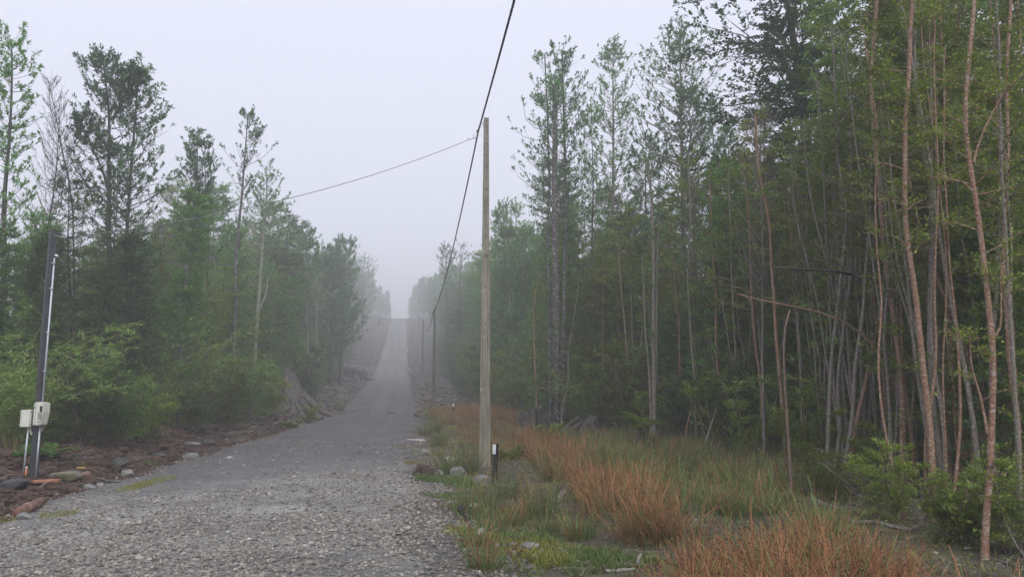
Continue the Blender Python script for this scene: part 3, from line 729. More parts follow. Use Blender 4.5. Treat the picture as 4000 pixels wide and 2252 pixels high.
canelo('leafy_tree', 'foggy flat-topped tree left of the concrete pole behind the cable', [(1800, 1500), (1800, 1250), (1795, 1080), (1800, 960)], 92, .2, .4, 90, 2.4, seed=42, prof=broadtop, leafL=.18, leafW=.07)

# ---- big layered beech and the bright broad-leaved tree, upper right
SPRAY = dict(style='spray', e0=0.3, e1=0.15, limb=0.012)
def sprayer(name, label, pts, depth, r0, t0, nb, L0, wmat, lmat, seed, leafL=.055, leafW=.034, leafn=16, ntw=5, twl=.5, prof=column, wob=.05, cat='tree', group=None, forks=(), n=16, dy=0.0, taper=.2, **kw):
    rg = np.random.default_rng(seed)
    b, path = px_path(pts, depth, n, wob, seed, dy)
    k = dict(SPRAY); k.update(kw)
    w, l = grow(rg, path, r0, max(r0 * taper, .006), t0, nb, L0, prof, ntw=ntw, twl=twl, leafn=leafn, leafL=leafL, leafW=leafW, **k)
    for (q, r, nb2, L2) in forks:
        P = np.array([at(px, py, depth) for px, py in q]) - b
        P = refine(P, 9, rg, .02)
        merge((w, l), grow(rg, P, r, r * 0.35, .2, nb2, L2, prof, ntw=ntw, twl=twl, leafn=leafn, leafL=leafL, leafW=leafW, **k))
    return put_tree(name, b, w, l, wmat, lmat, label, cat, group)
sprayer('beech_tree', 'big dark beech with layered horizontal foliage at the upper right', [(3220, 1700), (3190, 1000), (3165, 600), (3130, 300), (3085, 50), (3050, -250)], 23, .3, .40, 150, 3.5, 'bark_dark', 'coigue', 51, .12, .072, 30, 12, 1.0, broadtop, clump=9, e0=.3, e1=-.05)
sprayer('beech_tree', 'second layered beech, higher and cut off by the top edge of the picture', [(3560, 1700), (3540, 1000), (3520, 500), (3500, 0), (3490, -400)], 25, .3, .40, 140, 3.5, 'bark_dark', 'coigue', 52, .13, .078, 16, 11, 1.0, broadtop, clump=9, e0=.3, e1=-.05)
sprayer('beech_tree', 'layered beech behind the red stems at the right edge of the picture', [(3980, 1700), (3960, 1000), (3950, 500), (3930, 0), (3930, -400)], 20, .28, .35, 150, 3.2, 'bark_dark', 'coigue', 53, .12, .072, 17, 11, .95, broadtop, clump=9, e0=.3, e1=-.05)
sprayer('broadleaf_tree', 'bright green large-leaved tree in front of the dark beech', [(3290, 1650), (3280, 1100), (3265, 700), (3255, 350), (3250, 20), (3255, -90)], 17, .08, .55, 110, 1.25, 'bark_grey', 'broad', 54, .17, .085, 7, 3, .35, column, e0=.5, e1=.2, flat=.6)
sprayer('broadleaf_tree', 'dull large-leaved sapling low in the thicket behind the dead hooked stem', [(3225, 1750), (3220, 1500), (3215, 1250), (3210, 1080)], 17.5, .04, .3, 60, .9, 'bark_grey', 'broad', 55, .15, .08, 6, 3, .3, column, e0=.5, e1=.2, flat=.6)

# ---- slender red- and grey-barked stems at the near right
MY = dict(leafL=.050, leafW=.030, leafn=13, ntw=5, twl=.30, twig_r=.0032, e0=.45, e1=.25, limb=.013, flat=.45)
def stem(label, pts, depth, r0, seed, t0=.45, nb=30, L0=.9, wmat='bark_red', lmat='myrtle', name='slender_tree', forks=(), group=None, **kw):
    k = dict(MY); k['taper'] = .5; k.update(kw)
    return sprayer(name, label, pts, depth, r0, t0, nb, L0, wmat, lmat, seed, wob=.028, forks=forks, n=22, group=group, **k)
stem('red-barked stem with smooth sinuous trunk, leftmost of the thick red ones', [(3531, 1935), (3523, 1753), (3514, 1606), (3502, 1400), (3480, 1200), (3455, 1000), (3445, 828), (3428, 655), (3417, 517), (3410, 345), (3424, 172), (3431, 0), (3440, -250)], 12.6, .056, 61)
stem('thickest red-grey stem at the right, forking at two heights', [(3780, 1990), (3764, 1847), (3758, 1694), (3726, 1547), (3708, 1400), (3700, 1150), (3697, 1000), (3690, 828), (3676, 690), (3662, 552), (3645, 379), (3638, 172), (3614, 0), (3600, -250)], 11.8, .066, 62,
     forks=([((3693, 850), (3712, 720), (3712, 620), (3708, 540), (3735, 420), (3745, 370)), .028, 10, .8], [((3664, 570), (3690, 500), (3700, 400), (3735, 250), (3745, 100), (3760, -150)), .035, 16, .9]))
stem('nearest red stem at the far right with a bend and pale side limb', [(3849, 2240), (3852, 1958), (3858, 1811), (3858, 1676), (3881, 1547), (3878, 1400), (3859, 1182), (3828, 996), (3819, 872), (3806, 717), (3800, 636), (3760, 500), (3766, 331), (3786, 159), (3803, 0), (3815, -250)], 8.0, .036, 63,
     forks=([((3803, 636), (3820, 570), (3840, 520), (3870, 440), (3940, 340), (4010, 280)), .013, 8, .5], [((3884, 1319), (3903, 1275), (3906, 1182), (3918, 1046), (3905, 980)), .012, 8, .45], [((3858, 1690), (3835, 1580), (3800, 1430), (3790, 1300)), .016, 8, .5]), L0=.7, leafL=.034, leafW=.02)
stem('thin red stem close behind the leftmost thick red one', [(3576, 1905), (3570, 1694), (3546, 1547), (3529, 1400), (3525, 1240), (3530, 1100), (3531, 900), (3531, 759), (3534, 621), (3517, 497), (3497, 345), (3479, 207), (3469, 0), (3460, -200)], 13.2, .04, 64)
stem('brown stem crossing in front of the thin red ones, rooted by fallen twigs', [(3640, 2080), (3646, 1988), (3640, 1753), (3629, 1576), (3608, 1400), (3590, 1200), (3572, 1000), (3555, 850), (3540, 650), (3528, 560), (3545, 400), (3560, 200), (3570, -100)], 10, .046, 65, L0=.8)
stem('straight grey-red stem in the middle of the red cluster', [(3668, 1885), (3655, 1700), (3645, 1500), (3616, 1250), (3605, 1100), (3608, 897), (3607, 690), (3617, 483), (3614, 345), (3621, 138), (3620, -150)], 13.6, .05, 66)
stem('slanting slim red stem leaning left across the red cluster', [(3800, 2000), (3790, 1420), (3747, 1307), (3722, 1232), (3679, 1151), (3648, 1058), (3605, 947), (3570, 800), (3548, 650), (3540, 500)], 11.3, .026, 67, t0=.5, nb=30)
stem('slender stem at the right picture edge beside the nearest red one', [(3992, 2080), (3987, 1929), (3981, 1682), (3963, 1547), (3934, 1400), (3930, 1200), (3925, 1000), (3940, 700), (3935, 400), (3950, 100), (3950, -150)], 9.6, .036, 68, L0=.8)
stem('dull red stem just past the right edge cluster', [(4060, 2000), (4050, 1700), (4030, 1400), (4020, 1000), (4010, 500), (4020, 0)], 11, .05, 69)
stem('pale grey crooked stem, leftmost of the pale group by the rushes', [(3229, 1900), (3241, 1664), (3252, 1547), (3255, 1400), (3270, 1200), (3290, 1000), (3303, 897), (3310, 828), (3285, 690), (3268, 590), (3276, 480), (3324, 427)], 14, .044, 70, wmat='bark_grey')
stem('pale stem with twisted foot, second of the pale group by the rushes', [(3250, 1890), (3270, 1760), (3288, 1682), (3282, 1594), (3273, 1430), (3300, 1250), (3320, 1050), (3318, 850), (3322, 650), (3330, 480)], 14.4, .045, 71, wmat='bark_grey')
stem('leaning pale stem, third of the pale group by the rushes', [(3280, 1940), (3299, 1841), (3317, 1694), (3335, 1576), (3346, 1400), (3370, 1200), (3385, 1000), (3398, 800), (3405, 500), (3400, 250)], 13.5, .042, 72, wmat='bark_grey')
stem('orange-footed leaning stem, rightmost of the pale group by the rushes', [(3310, 1900), (3323, 1729), (3341, 1623), (3376, 1535), (3405, 1435), (3440, 1250), (3465, 1050), (3470, 800), (3480, 500), (3500, 200)], 13.9, .045, 73)
stem('brown stem right behind the dead hooked stem', [(3075, 1850), (3069, 1697), (3052, 1490), (3041, 1352), (3034, 1179), (3014, 972), (2995, 800), (2960, 600), (2950, 450)], 17, .05, 74)
stem('grey clump of parallel trunks at the left end of the slim stems', [(2552, 1735), (2554, 1500), (2552, 1300), (2552, 1000), (2545, 800), (2530, 620)], 25.5, .09, 75, wmat='bark_grey', lmat='myrtle_l', L0=1.3,
     forks=([((2556, 1740), (2566, 1400), (2562, 1100), (2580, 800)), .06, 12, 1.0], [((2546, 1740), (2542, 1500), (2520, 1250), (2508, 1000)), .05, 12, 1.0]))
stem('slim pale stem, first right of the grey trunk clump', [(2724, 1765), (2715, 1500), (2700, 1300), (2690, 1100), (2700, 800), (2690, 600)], 23, .045, 76, wmat='bark_grey', L0=1.2)
stem('slim reddish stem, second right of the grey trunk clump', [(2832, 1770), (2815, 1500), (2805, 1300), (2803, 1100), (2790, 900), (2780, 650)], 22, .05, 77, L0=1.2)
stem('thin wavy stem, third right of the grey trunk clump', [(2897, 1780), (2885, 1580), (2876, 1421), (2866, 1145), (2855, 900), (2850, 650)], 21, .04, 78, wmat='bark_grey', L0=1.2)
stem('slim orange-tinted stem, fourth right of the grey trunk clump', [(2990, 1800), (2980, 1600), (2976, 1490), (2955, 1283), (2941, 1076), (2930, 850), (2900, 600)], 19.5, .04, 79, L0=1.1)
stem('pale whippy stem rising beside the three lichen-spotted trunks', [(2195, 1690), (2195, 1580), (2225, 1500), (2215, 1400), (2240, 1250), (2260, 1130), (2275, 1000)], 30.5, .045, 80, wmat='bark_grey', lmat='myrtle_l', t0=.4, nb=40, L0=1.2, taper=.12)
stem('pinkish forked whippy stem left of the three lichen-spotted trunks', [(2094, 1690), (2092, 1500), (2086, 1331), (2085, 1165), (2110, 1080), (2125, 1000)], 31, .05, 81, wmat='bark_red', lmat='myrtle_l', t0=.4, nb=40, L0=1.2, taper=.12)

stem('slim orange stem between the thickest red one and the middle of the cluster', [(3725, 1960), (3715, 1750), (3690, 1500), (3665, 1300), (3655, 1100), (3650, 900), (3660, 700), (3668, 450), (3690, 200), (3700, -100)], 12.6, .036, 82)
stem('dark red stem hidden partly behind the leftmost thick red one', [(3470, 1880), (3465, 1700), (3455, 1500), (3420, 1250), (3400, 1000), (3395, 750), (3380, 500), (3385, 250), (3400, -50)], 14.6, .045, 83)
stem('grey-brown stem right of the slanting slim red one', [(3690, 2030), (3685, 1850), (3675, 1600), (3640, 1400), (3632, 1200), (3640, 1000), (3645, 800), (3590, 500), (3575, 200), (3580, -100)], 11, .034, 84, wmat='bark_grey')
stem('rusty stem between the thickest and the nearest red stems', [(3830, 1960), (3822, 1750), (3800, 1500), (3770, 1250), (3760, 1050), (3745, 850), (3735, 600), (3720, 300), (3735, 0), (3740, -150)], 13, .04, 85)
stem('thin pale stem right of the leaning pale group', [(3385, 1870), (3392, 1650), (3400, 1400), (3398, 1150), (3375, 900), (3360, 650), (3350, 400), (3365, 150)], 15, .034, 86, wmat='bark_grey')
stem('slim whitish stem behind the hooked dead tree', [(3140, 1830), (3130, 1600), (3128, 1350), (3110, 1100), (3120, 850), (3105, 600)], 17.5, .035, 87, wmat='bark_grey')

_rw = np.random.default_rng(4242)
for i in range(15):                                         # thin wavy whips packed among the thicker red stems
    x0 = _rw.uniform(3440, 3960); dp = _rw.uniform(9.5, 14); g0 = at(x0, 1126, dp); pyb = 1126 + FPX * math.tan(PITCH + math.atan((EYE - gz(g0[0], dp)) / dp))
    xs = x0 + np.cumsum(np.concatenate([[0], _rw.normal(-12, 26, 7)]))
    stem('thin wavy reddish whip packed among the thicker red stems', list(zip(xs, np.linspace(pyb, _rw.uniform(-100, 500), 8))), dp, _rw.uniform(.013, .024), 4300 + i,
         t0=.5, nb=9, L0=.7, taper=.3, wmat='bark_red', group='thin red whips at the right')
# ---- dead and bare things in the right-hand wood
def limbs(name, label, cat, pts, depth, r, wmat, side=(), base_ground=False, r1=.45, sides=7, n=12, group=None, seed=0, dy=0.0):
    rg = np.random.default_rng(900 + seed)
    P = np.array([at(px, py, depth) for px, py in pts]); P[:, 1] += np.linspace(0, dy, len(P))
    b = P[0].copy()
    if base_ground:
        b[2] = gz(b[0], b[1]) - .05; P[0] = b
    Q = refine(P - b, n, rg, .012)
    w = Bag(); w.add(*tubes(Q[None], (np.linspace(r, r * r1, n) * rg.uniform(.9, 1.1, n))[None], sides, True))
    e = link(name, w.mesh('stem', wmat, True), None, b); tag(e, label, cat, group)
    for (q, r2) in side:
        P2 = np.array([at(px, py, depth) for px, py in q]) - b
        P2 = refine(P2, 6, rg, .01)
        s = Bag(); s.add(*tubes(P2[None], np.linspace(r2, r2 * .4, 6)[None], 5))
        link('branch', s.mesh('branch', wmat, True), e)
    return e
limbs('dead_tree', 'dead dark stem with hooked snapped top standing in the rushes', 'dead tree', [(3092, 1988), (3085, 1841), (3078, 1694), (3072, 1559), (3060, 1421), (3062, 1283), (3072, 1240), (3084, 1212)], 11.7, .03, 'bark_brown', base_ground=True, seed=1)
limbs('dead_tree', 'dark broken trunk sticking out level from the right thicket', 'dead trunk', [(3520, 1110), (3390, 1095), (3293, 1084), (3190, 1076), (3052, 1077), (2955, 1080)], 14, .024, 'bark_dark', r1=1.0, seed=2, dy=-1.0)
limbs('arching_branch', 'thin pale arching branch below the level broken trunk', 'branch', [(3560, 1700), (3480, 1480), (3403, 1359), (3348, 1310), (3272, 1262), (3176, 1228), (3052, 1207), (2941, 1197), (2852, 1186), (2824, 1170)], 13, .026, 'bark_red', [(((2941, 1197), (2925, 1170), (2920, 1150)), .006), (((2870, 1190), (2862, 1172), (2860, 1150)), .005)], True, r1=.35, seed=3, dy=-.8)
limbs('bare_sapling', 'pale leafless forked sapling leaning right at the thicket foot', 'sapling', [(2741, 1776), (2776, 1662), (2810, 1559), (2845, 1470)], 21.5, .03, 'twig_pale', [(((2776, 1662), (2760, 1590), (2755, 1540)), .014), (((2795, 1610), (2840, 1560), (2880, 1530)), .014), (((2810, 1559), (2805, 1500), (2790, 1440)), .012), (((2760, 1710), (2735, 1650), (2725, 1600)), .01)], True, seed=4)
limbs('bare_sapling', 'brown leafless sapling slanting behind the forked pale one', 'sapling', [(2665, 1765), (2690, 1640), (2720, 1540), (2748, 1470)], 22.5, .028, 'bark_red', [(((2700, 1610), (2710, 1520), (2705, 1450)), .01)], True, seed=5)
limbs('dead_branch', 'dark crooked dead branch reaching right from the spotted trunks', 'branch', [(2206, 1030), (2240, 1027), (2300, 1035), (2360, 1060), (2420, 1080)], 32.5, .035, 'bark_dark', [(((2300, 1035), (2330, 1020), (2350, 990)), .015)], seed=6)
limbs('dead_branch', 'bent black dead branch hanging in front of the right thicket', 'branch', [(2280, 1198), (2330, 1197), (2368, 1210), (2355, 1215), (2342, 1240)], 29, .025, 'bark_dark', [(((2285, 1198), (2310, 1220), (2318, 1240)), .012)], seed=7)
limbs('arching_branch', 'bare grey branch arching out of the left thicket above the stump', 'branch', [(800, 1500), (900, 1475), (980, 1470), (1040, 1490), (1105, 1540)], 36, .03, 'twig_pale', [(((975, 1470), (1010, 1440), (1035, 1455)), .014)], seed=8)
# grey twiggy half-dead tree on the right, and bare twigs at the left
def bare_tree(name, label, pts, depth, r0, t0, nb, L0, seed, wmat='twig_grey', **kw):
    rg = np.random.default_rng(seed)
    b, path = px_path(pts, depth, 14, .05, seed)
    w, l = grow(rg, path, r0, r0 * .15, t0, nb, L0, broadtop, .8, 1.15, 7, .55, 'none', 0, 0, 0, limb=.012, twig_r=.006, **kw)
    w2, l2 = grow(rg, path, r0 * .5, r0 * .1, t0, nb, L0 * .9, broadtop, .6, 1.0, 6, .4, 'tuft', 3, .05, .03, limb=.01, twig_r=.005, **kw)
    merge((w, l), (w2, l2))
    return put_tree(name, b, w, l, wmat, 'dark', label, 'tree')
bare_tree('twiggy_tree', 'grey-brown half-bare twiggy tree in front of the dark beech', [(2985, 1700), (2980, 1200), (2975, 900), (2972, 650), (2970, 450)], 18.5, .05, .45, 60, 1.3, 401)
bare_tree('twiggy_tree', 'grey half-bare twiggy tree behind the pale saplings right of centre', [(2720, 1700), (2715, 1200), (2712, 950), (2710, 720)], 24, .05, .4, 55, 1.4, 402)
bare_tree('twiggy_tree', 'leafless whitish twigs poking above the left trees beside the twin-stemmed one', [(290, 1650), (290, 1200), (275, 800), (235, 560), (205, 400), (190, 320)], 26, .06, .5, 36, 1.5, 403, wmat='bark_dark')
bare_tree('twiggy_tree', 'dark sparse tree between the left edge tree and the twin-stemmed one', [(120, 1650), (170, 1100), (190, 850), (225, 640), (235, 480)], 25.5, .07, .4, 60, 1.7, 404, wmat='bark_dark')

# ---- the dense wood: a few tree kinds built once, then copied one by one
def proto(seed, H, stems, r0, t0, nb, L0, wmat, lmat, leafL, leafW, leafn, ntw, twl, prof, e0, e1, spread=.35, style='spray', flat=.4, **kw):
    rg = np.random.default_rng(seed); w, l = Bag(), Bag()
    for s in range(stems):
        a = s * 2.4 + rg.uniform(0, 1); h = H * (1 if s == 0 else rg.uniform(.65, .95))
        d = np.array([math.cos(a), math.sin(a), 0]) * spread * (0.4 if stems == 1 else 1)
        P = refine(np.array([d * .25, d * 0.5 + [0, 0, h * .3], d * 1.6 + [0, 0, h * .7], d * 2 + [0, 0, h]]), 14, rg, .06)
        P[0][2] = -.15
        merge((w, l), grow(rg, P, r0 * rg.uniform(.7, 1.1), .01, t0, max(6, nb // stems), L0, prof, e0, e1, ntw, twl, style, leafn, leafL, leafW, flat=flat, **kw))
    return w.mesh('trunk', wmat, True), l.mesh('crown', lmat)
PROTO = {
 'olive': [proto(500 + i, 9.0, (2, 3, 1, 2)[i], .055, .12, 230, 1.7, ('bark_grey', 'bark_red')[i % 2], 'myrtle', .075, .045, 16, 7, .45, column, .45, .15, limb=.011) for i in range(3)],
 'green': [proto(520 + i, 9.0, (1, 2, 1, 3)[i], .06, .14, 220, 1.75, ('bark_grey', 'bark_brown')[i % 2], 'myrtle_l', .082, .05, 14, 7, .48, column, .4, .2, limb=.011) for i in range(3)],
 'dark': [proto(540 + i, 8.5, (1, 2, 2)[i], .08, .06, 260, 1.5, 'bark_dark', 'dark', .068, .04, 13, 7, .42, ovate, .25, .05, limb=.011) for i in range(2)],
 'fresh': [proto(560 + i, 9.5, 1, .07, .2, 130, 1.9, 'bark_grey', 'canelo_green', .13, .045, 9, 5, .45, (column, ovate)[i % 2], .35, .9, style='tuft', limb=.011) for i in range(3)],
 'canelo': [proto(580 + i, 13.5, 1, .12, .42, 150, 1.8, 'bark_grey', 'canelo', .15, .05, 10, 5, .5, ovate, .35, .95, style='tuft', limb=.011) for i in range(2)],
 'shrub': [proto(600 + i, 1.7, 5, .018, .08, 110, .62, 'bark_brown', ('myrtle', 'myrtle_l', 'myrtle', 'dark')[i], .046, .028, 15, 5, .26, column, .6, .35, spread=.3, limb=.012, twig_r=.003) for i in range(4)],
 'whip': [proto(660 + i, 8.0, (1, 2, 3, 1)[i], .042, .5, 26, .9, ('bark_red', 'bark_grey', 'bark_grey', 'bark_red')[i], 'myrtle', .055, .032, 14, 5, .35, broadtop, .6, .4, spread=.28, limb=.012) for i in range(4)],
 'far': [proto(620 + i, 12, 1, .16, .18, 120, 2.2, 'bark_grey', ('canelo_green', 'canelo', 'myrtle_l')[i], .26, .13, 8, 6, .8, (column, broadtop, ovate)[i], .35, .6, style='tuft', limb=.011) for i in range(3)],
}
def bamboo_proto(seed, H, n):
    rg = np.random.default_rng(seed); w, l = Bag(), Bag()
    a = rg.uniform(0, 6.283, n); L = H * rg.uniform(.6, 1.25, n); rb = rg.uniform(0, .35, n)
    P = np.zeros((n, 9, 3)); P[:, 0] = np.stack([np.cos(a) * rb, np.sin(a) * rb, np.full(n, -.1)], -1)
    e = rg.uniform(1.15, 1.5, n); ed = rg.uniform(-.5, .5, n)
    for i in range(1, 9):
        f = i / 8; ee = e + (ed - e) * f ** 1.8; a = a + rg.normal(0, .06, n)
        P[:, i] = P[:, i - 1] + np.stack([np.cos(a) * np.cos(ee), np.sin(a) * np.cos(ee), np.sin(ee)], -1) * (L / 8)[:, None]
    w.add(*tubes(P, np.linspace(.011, .004, 9)[None] * np.ones((n, 1)), 4))
    m = 20
    bi = np.repeat(np.arange(n), m); u = rg.uniform(.2, 1, len(bi)); x = u * 7.99; i0 = x.astype(int); fr = (x - i0)[:, None]
    c = P[bi, i0] * (1 - fr) + P[bi, i0 + 1] * fr
    k = 17; c = np.repeat(c, k, 0)
    D = unit(rg.normal(0, 1, c.shape) * [1, 1, .45] + [0, 0, .1])
    off = np.repeat(unit(rg.normal(0, 1, (len(bi), 3)) * [1, 1, .5]), k, 0) * rg.uniform(0, .28, len(c))[:, None]
    s = rg.uniform(.6, 1.15, len(c))
    l.add(*leaf_quads(c + off, D, np.array([0, 0, 1.0]) + rg.normal(0, .4, c.shape), 0.12 * s, .028 * s))
    return w.mesh('cane', 'cane', True), l.mesh('foliage', 'bamboo')
PROTO['bamboo'] = [bamboo_proto(640 + i, 3.4, 26) for i in range(3)]
PART = {'bamboo': ('cane', 'foliage'), 'shrub': ('stem', 'foliage')}
NAME = {'olive': 'small_leaved_tree', 'green': 'small_leaved_tree', 'dark': 'dark_bushy_tree', 'fresh': 'leafy_tree', 'canelo': 'leafy_tree', 'shrub': 'shrub', 'far': 'foggy_tree', 'whip': 'slender_tree', 'bamboo': 'bamboo_clump'}
CAT = {'shrub': 'shrub', 'bamboo': 'bamboo'}
frng = np.random.default_rng(99)
def plant(kind, x, y, label, group=None, s=None, rz=None, hz=1.0, idx=None, dz=-.05):
    me = PROTO[kind][idx if idx is not None else int(frng.integers(len(PROTO[kind])))]
    s = s if s is not None else frng.uniform(.8, 1.12)
    e = link(NAME[kind], None, None, (x, y, gz(x, y) + dz), (frng.normal(0, .03), frng.normal(0, .03), rz if rz is not None else frng.uniform(0, 6.283)), (s, s, s * hz))
    e.empty_display_size = .3
    tag(e, label, CAT.get(kind, 'tree'), group)
    pn = PART.get(kind, ('trunk', 'crown'))
    link(pn[0], me[0], e); link(pn[1], me[1], e)
    return e
# which label a filler gets: by its kind and the stretch of wood it stands in
GL = {('r', 0, 'olive'): ('olive small-leaved tree massed in the thicket behind the near red stems', 'olive trees of the near right thicket'),
      ('r', 0, 'green'): ('mid-green small-leaved tree massed in the thicket behind the near red stems', 'mid-green trees of the near right thicket'),
      ('r', 0, 'dark'): ('dark bushy tree deep in the thicket behind the near red stems', 'dark trees of the near right thicket'),
      ('r', 0, 'fresh'): ('leafy tufted tree deep in the thicket behind the near red stems', 'tufted trees of the near right thicket'),
      ('r', 1, 'olive'): ('olive small-leaved tree in the wood behind the rush field', 'olive trees behind the rush field'),
      ('r', 1, 'green'): ('mid-green small-leaved tree in the wood behind the rush field', 'mid-green trees behind the rush field'),
      ('r', 1, 'dark'): ('dark bushy tree in the wood behind the rush field', 'dark trees behind the rush field'),
      ('r', 1, 'fresh'): ('tufted leafy tree in the wood behind the rush field', 'tufted trees behind the rush field'),
      ('r', 2, 'olive'): ('hazy olive tree in the wood wall right of the far poles', 'olive trees right of the far poles'),
      ('r', 2, 'green'): ('hazy mid-green tree in the wood wall right of the far poles', 'mid-green trees right of the far poles'),
      ('r', 2, 'dark'): ('hazy dark tree in the wood wall right of the far poles', 'dark trees right of the far poles'),
      ('r', 2, 'fresh'): ('hazy tufted tree in the wood wall right of the far poles', 'tufted trees right of the far poles'),
      ('r', 3, 'far'): ('grey tree fading into fog right of the upper road', 'foggy trees right of the upper road'),
      ('l', 0, 'olive'): ('olive small-leaved tree in the dense wood behind the soil bank', 'olive trees behind the soil bank'),
      ('l', 0, 'green'): ('mid-green small-leaved tree in the dense wood behind the soil bank', 'mid-green trees behind the soil bank'),
      ('l', 0, 'dark'): ('dark bushy tree in the dense wood behind the soil bank', 'dark trees behind the soil bank'),
      ('l', 0, 'fresh'): ('tufted leafy tree in the dense wood behind the soil bank', 'tufted trees behind the soil bank'),
      ('l', 2, 'olive'): ('hazy olive tree in the wood beyond the big root stump', 'olive trees beyond the stump'),
      ('l', 2, 'green'): ('hazy mid-green tree in the wood beyond the big root stump', 'mid-green trees beyond the stump'),
      ('l', 2, 'dark'): ('hazy dark tree in the wood beyond the big root stump', 'dark trees beyond the stump'),
      ('l', 2, 'fresh'): ('hazy tufted tree in the wood beyond the big root stump', 'tufted trees beyond the stump'),
      ('l', 3, 'far'): ('grey tree fading into fog left of the upper road', 'foggy trees left of the upper road')}
def fill(side, zone, y0, y1, step, rows, kinds, probs, inset=0.3, rowgap=2.0, s=(.8, 1.12), skip=None):
    sg = 1 if side == 'r' else -1
    for rI in range(rows):
        y = y0 + frng.uniform(0, step)
        while y < y1:
            yy = y + frng.normal(0, step * .18)
            e = (edge_r if side == 'r' else edge_l)(yy)
            x = e + sg * (inset + rI * rowgap + frng.uniform(0, rowgap * .6))
            kd = str(frng.choice(kinds, p=probs))
            if not (skip and skip(x, yy, rI)):
                lb, gr = GL[(side, zone, kd)]
                plant(kd, x, yy, lb, gr, frng.uniform(*s))
            y += step * frng.uniform(.75, 1.25)
K4 = ['olive', 'green', 'dark', 'fresh']
# right: behind the red stems, behind the rushes, along the road, up in the fog
fill('r', 0, 8.5, 19, 1.9, 3, K4, [.62, .2, .1, .08], 1.5, 2.2, (.85, 1.15), skip=lambda x, y, r: x / y > .74)
fill('r', 1, 19, 44, 1.5, 3, K4, [.5, .3, .08, .12], .8, 2.3, (.78, 1.1), skip=lambda x, y, r: x / y > .72 or (y < 34.5 and x < 3.4))
fill('r', 2, 44, 160, 3.2, 3, K4, [.3, .4, .1, .2], .5, 3.4, (1.1, 1.75))
fill('r', 3, 158, 230, 7, 2, ['far'], [1.0], 1.5, 6.0, (1.05, 1.6))
fill('r', 3, 230, 330, 8, 2, ['far'], [1.0], 2.0, 6.0, (.9, 1.45))
fill('r', 3, 330, 460, 8, 2, ['far'], [1.0], .8, 6.0, (.7, 1.2))
fill('l', 0, 15, 30, 1.5, 4, K4, [.25, .47, .10, .18], .4, 2.3, (.5, .72), skip=lambda x, y, r: x / y < -.74)
fill('l', 0, 30, 50, 1.5, 4, K4, [.25, .45, .09, .21], .4, 2.3, (.62, .95))
fill('l', 2, 50, 158, 3.2, 4, K4, [.2, .42, .13, .25], .5, 3.6, (1.15, 1.9))
fill('l', 3, 155, 215, 7, 3, ['far'], [1.0], 1.5, 6.0, (1.2, 1.8))
fill('l', 3, 215, 320, 8, 3, ['far'], [1.0], 2.5, 6.0, (.9, 1.5))
fill('l', 3, 320, 460, 8, 2, ['far'], [1.0], .8, 6.0, (.6, 1.1))
GL[('r', 1, 'whip')] = ('thin bare-stemmed sapling at the front of the wood behind the rush field', 'thin saplings behind the rush field')
GL[('r', 0, 'whip')] = ('thin bare-stemmed sapling crowded behind the near red stems', 'thin saplings behind the red stems')
GL[('l', 0, 'whip')] = ('thin bare-stemmed sapling at the front of the wood behind the soil bank', 'thin saplings behind the soil bank')
GL[('l', 2, 'shrub')] = ('hazy shrub at the wood edge left of the upper road', 'shrubs left of the upper road')
GL[('r', 2, 'shrub')] = ('hazy shrub at the wood edge right of the far poles', 'shrubs right of the far poles')
GL[('r', 1, 'shrub')] = ('low leafy shrub in the shade under the wood behind the rush field', 'shrubs under the right wood')
GL[('l', 0, 'shrub')] = ('low leafy shrub in the shade under the wood behind the soil bank', 'shrubs under the left wood')
fill('l', 2, 50, 160, 3.2, 2, ['shrub'], [1.0], -.6, 1.4, (1.5, 3.0))
fill('r', 2, 46, 160, 3.2, 2, ['shrub'], [1.0], -.4, 1.4, (1.5, 3.0))
fill('r', 1, 20, 44, 1.3, 2, ['shrub'], [1.0], .4, 1.3, (1.1, 2.3))
GL[('r', 1, 'low')] = GL[('r', 1, 'olive')]
fill('r', 1, 19, 42, 1.3, 2, ['olive', 'green'], [.5, .5], .7, 1.3, (.40, .62))
fill('r', 0, 10, 19, 1.4, 2, ['olive', 'green'], [.6, .4], 1.4, 1.3, (.40, .62), skip=lambda x, y, r: x / y > .72)
fill('l', 0, 18, 50, 1.5, 1, ['shrub'], [1.0], .5, 1.2, (1.0, 1.7), skip=lambda x, y, r: x / y < -.7)
fill('r', 0, 9, 19, .8, 3, ['whip'], [1.0], .5, .9, (.8, 1.15), skip=lambda x, y, r: x / y > .7)
fill('r', 1, 19, 40, 1.0, 2, ['whip'], [1.0], .2, .9, (.7, 1.1))
fill('l', 0, 18, 48, 2.2, 1, ['whip'], [1.0], .3, .9, (.7, 1.1), skip=lambda x, y, r: x / y < -.7)
# individual fillers one can point to
def at_px(kind, px, py, label, s=1.0, depth=None, **kw):
    if depth is None: p = ground(px, py)
    else:
        p = at(px, py, depth)
    return plant(kind, p[0], p[1], label, None, s, **kw)
at_px('dark', 310, 1700, 'dense dark conifer-like bushy tree right behind the grey meter pole', .9, 22.5, idx=1, hz=1.05)
at_px('dark', 150, 1700, 'dark bushy tree at the left, between meter pole and picture edge', .75, 22.0, idx=0)
at_px('dark', 480, 1700, 'dark leaning bushy tree under the broad-crowned twin-stemmed tree', .82, 24.5, idx=0)
at_px('dark', 420, 1700, 'tall dark bushy tree wrapping the foot of the twin-stemmed tree', .95, 26.0, idx=1)
at_px('green', 650, 1700, 'pale green rounded tree right of the dark bushy ones', 1.0, 29, idx=0)
at_px('fresh', 900, 1600, 'fresh green tree behind the spotted bare trunk on the left', 1.05, 40, idx=1)
at_px('fresh', 1120, 1560, 'bright leafy tree standing above the big root stump', .85, 47.5, idx=0)
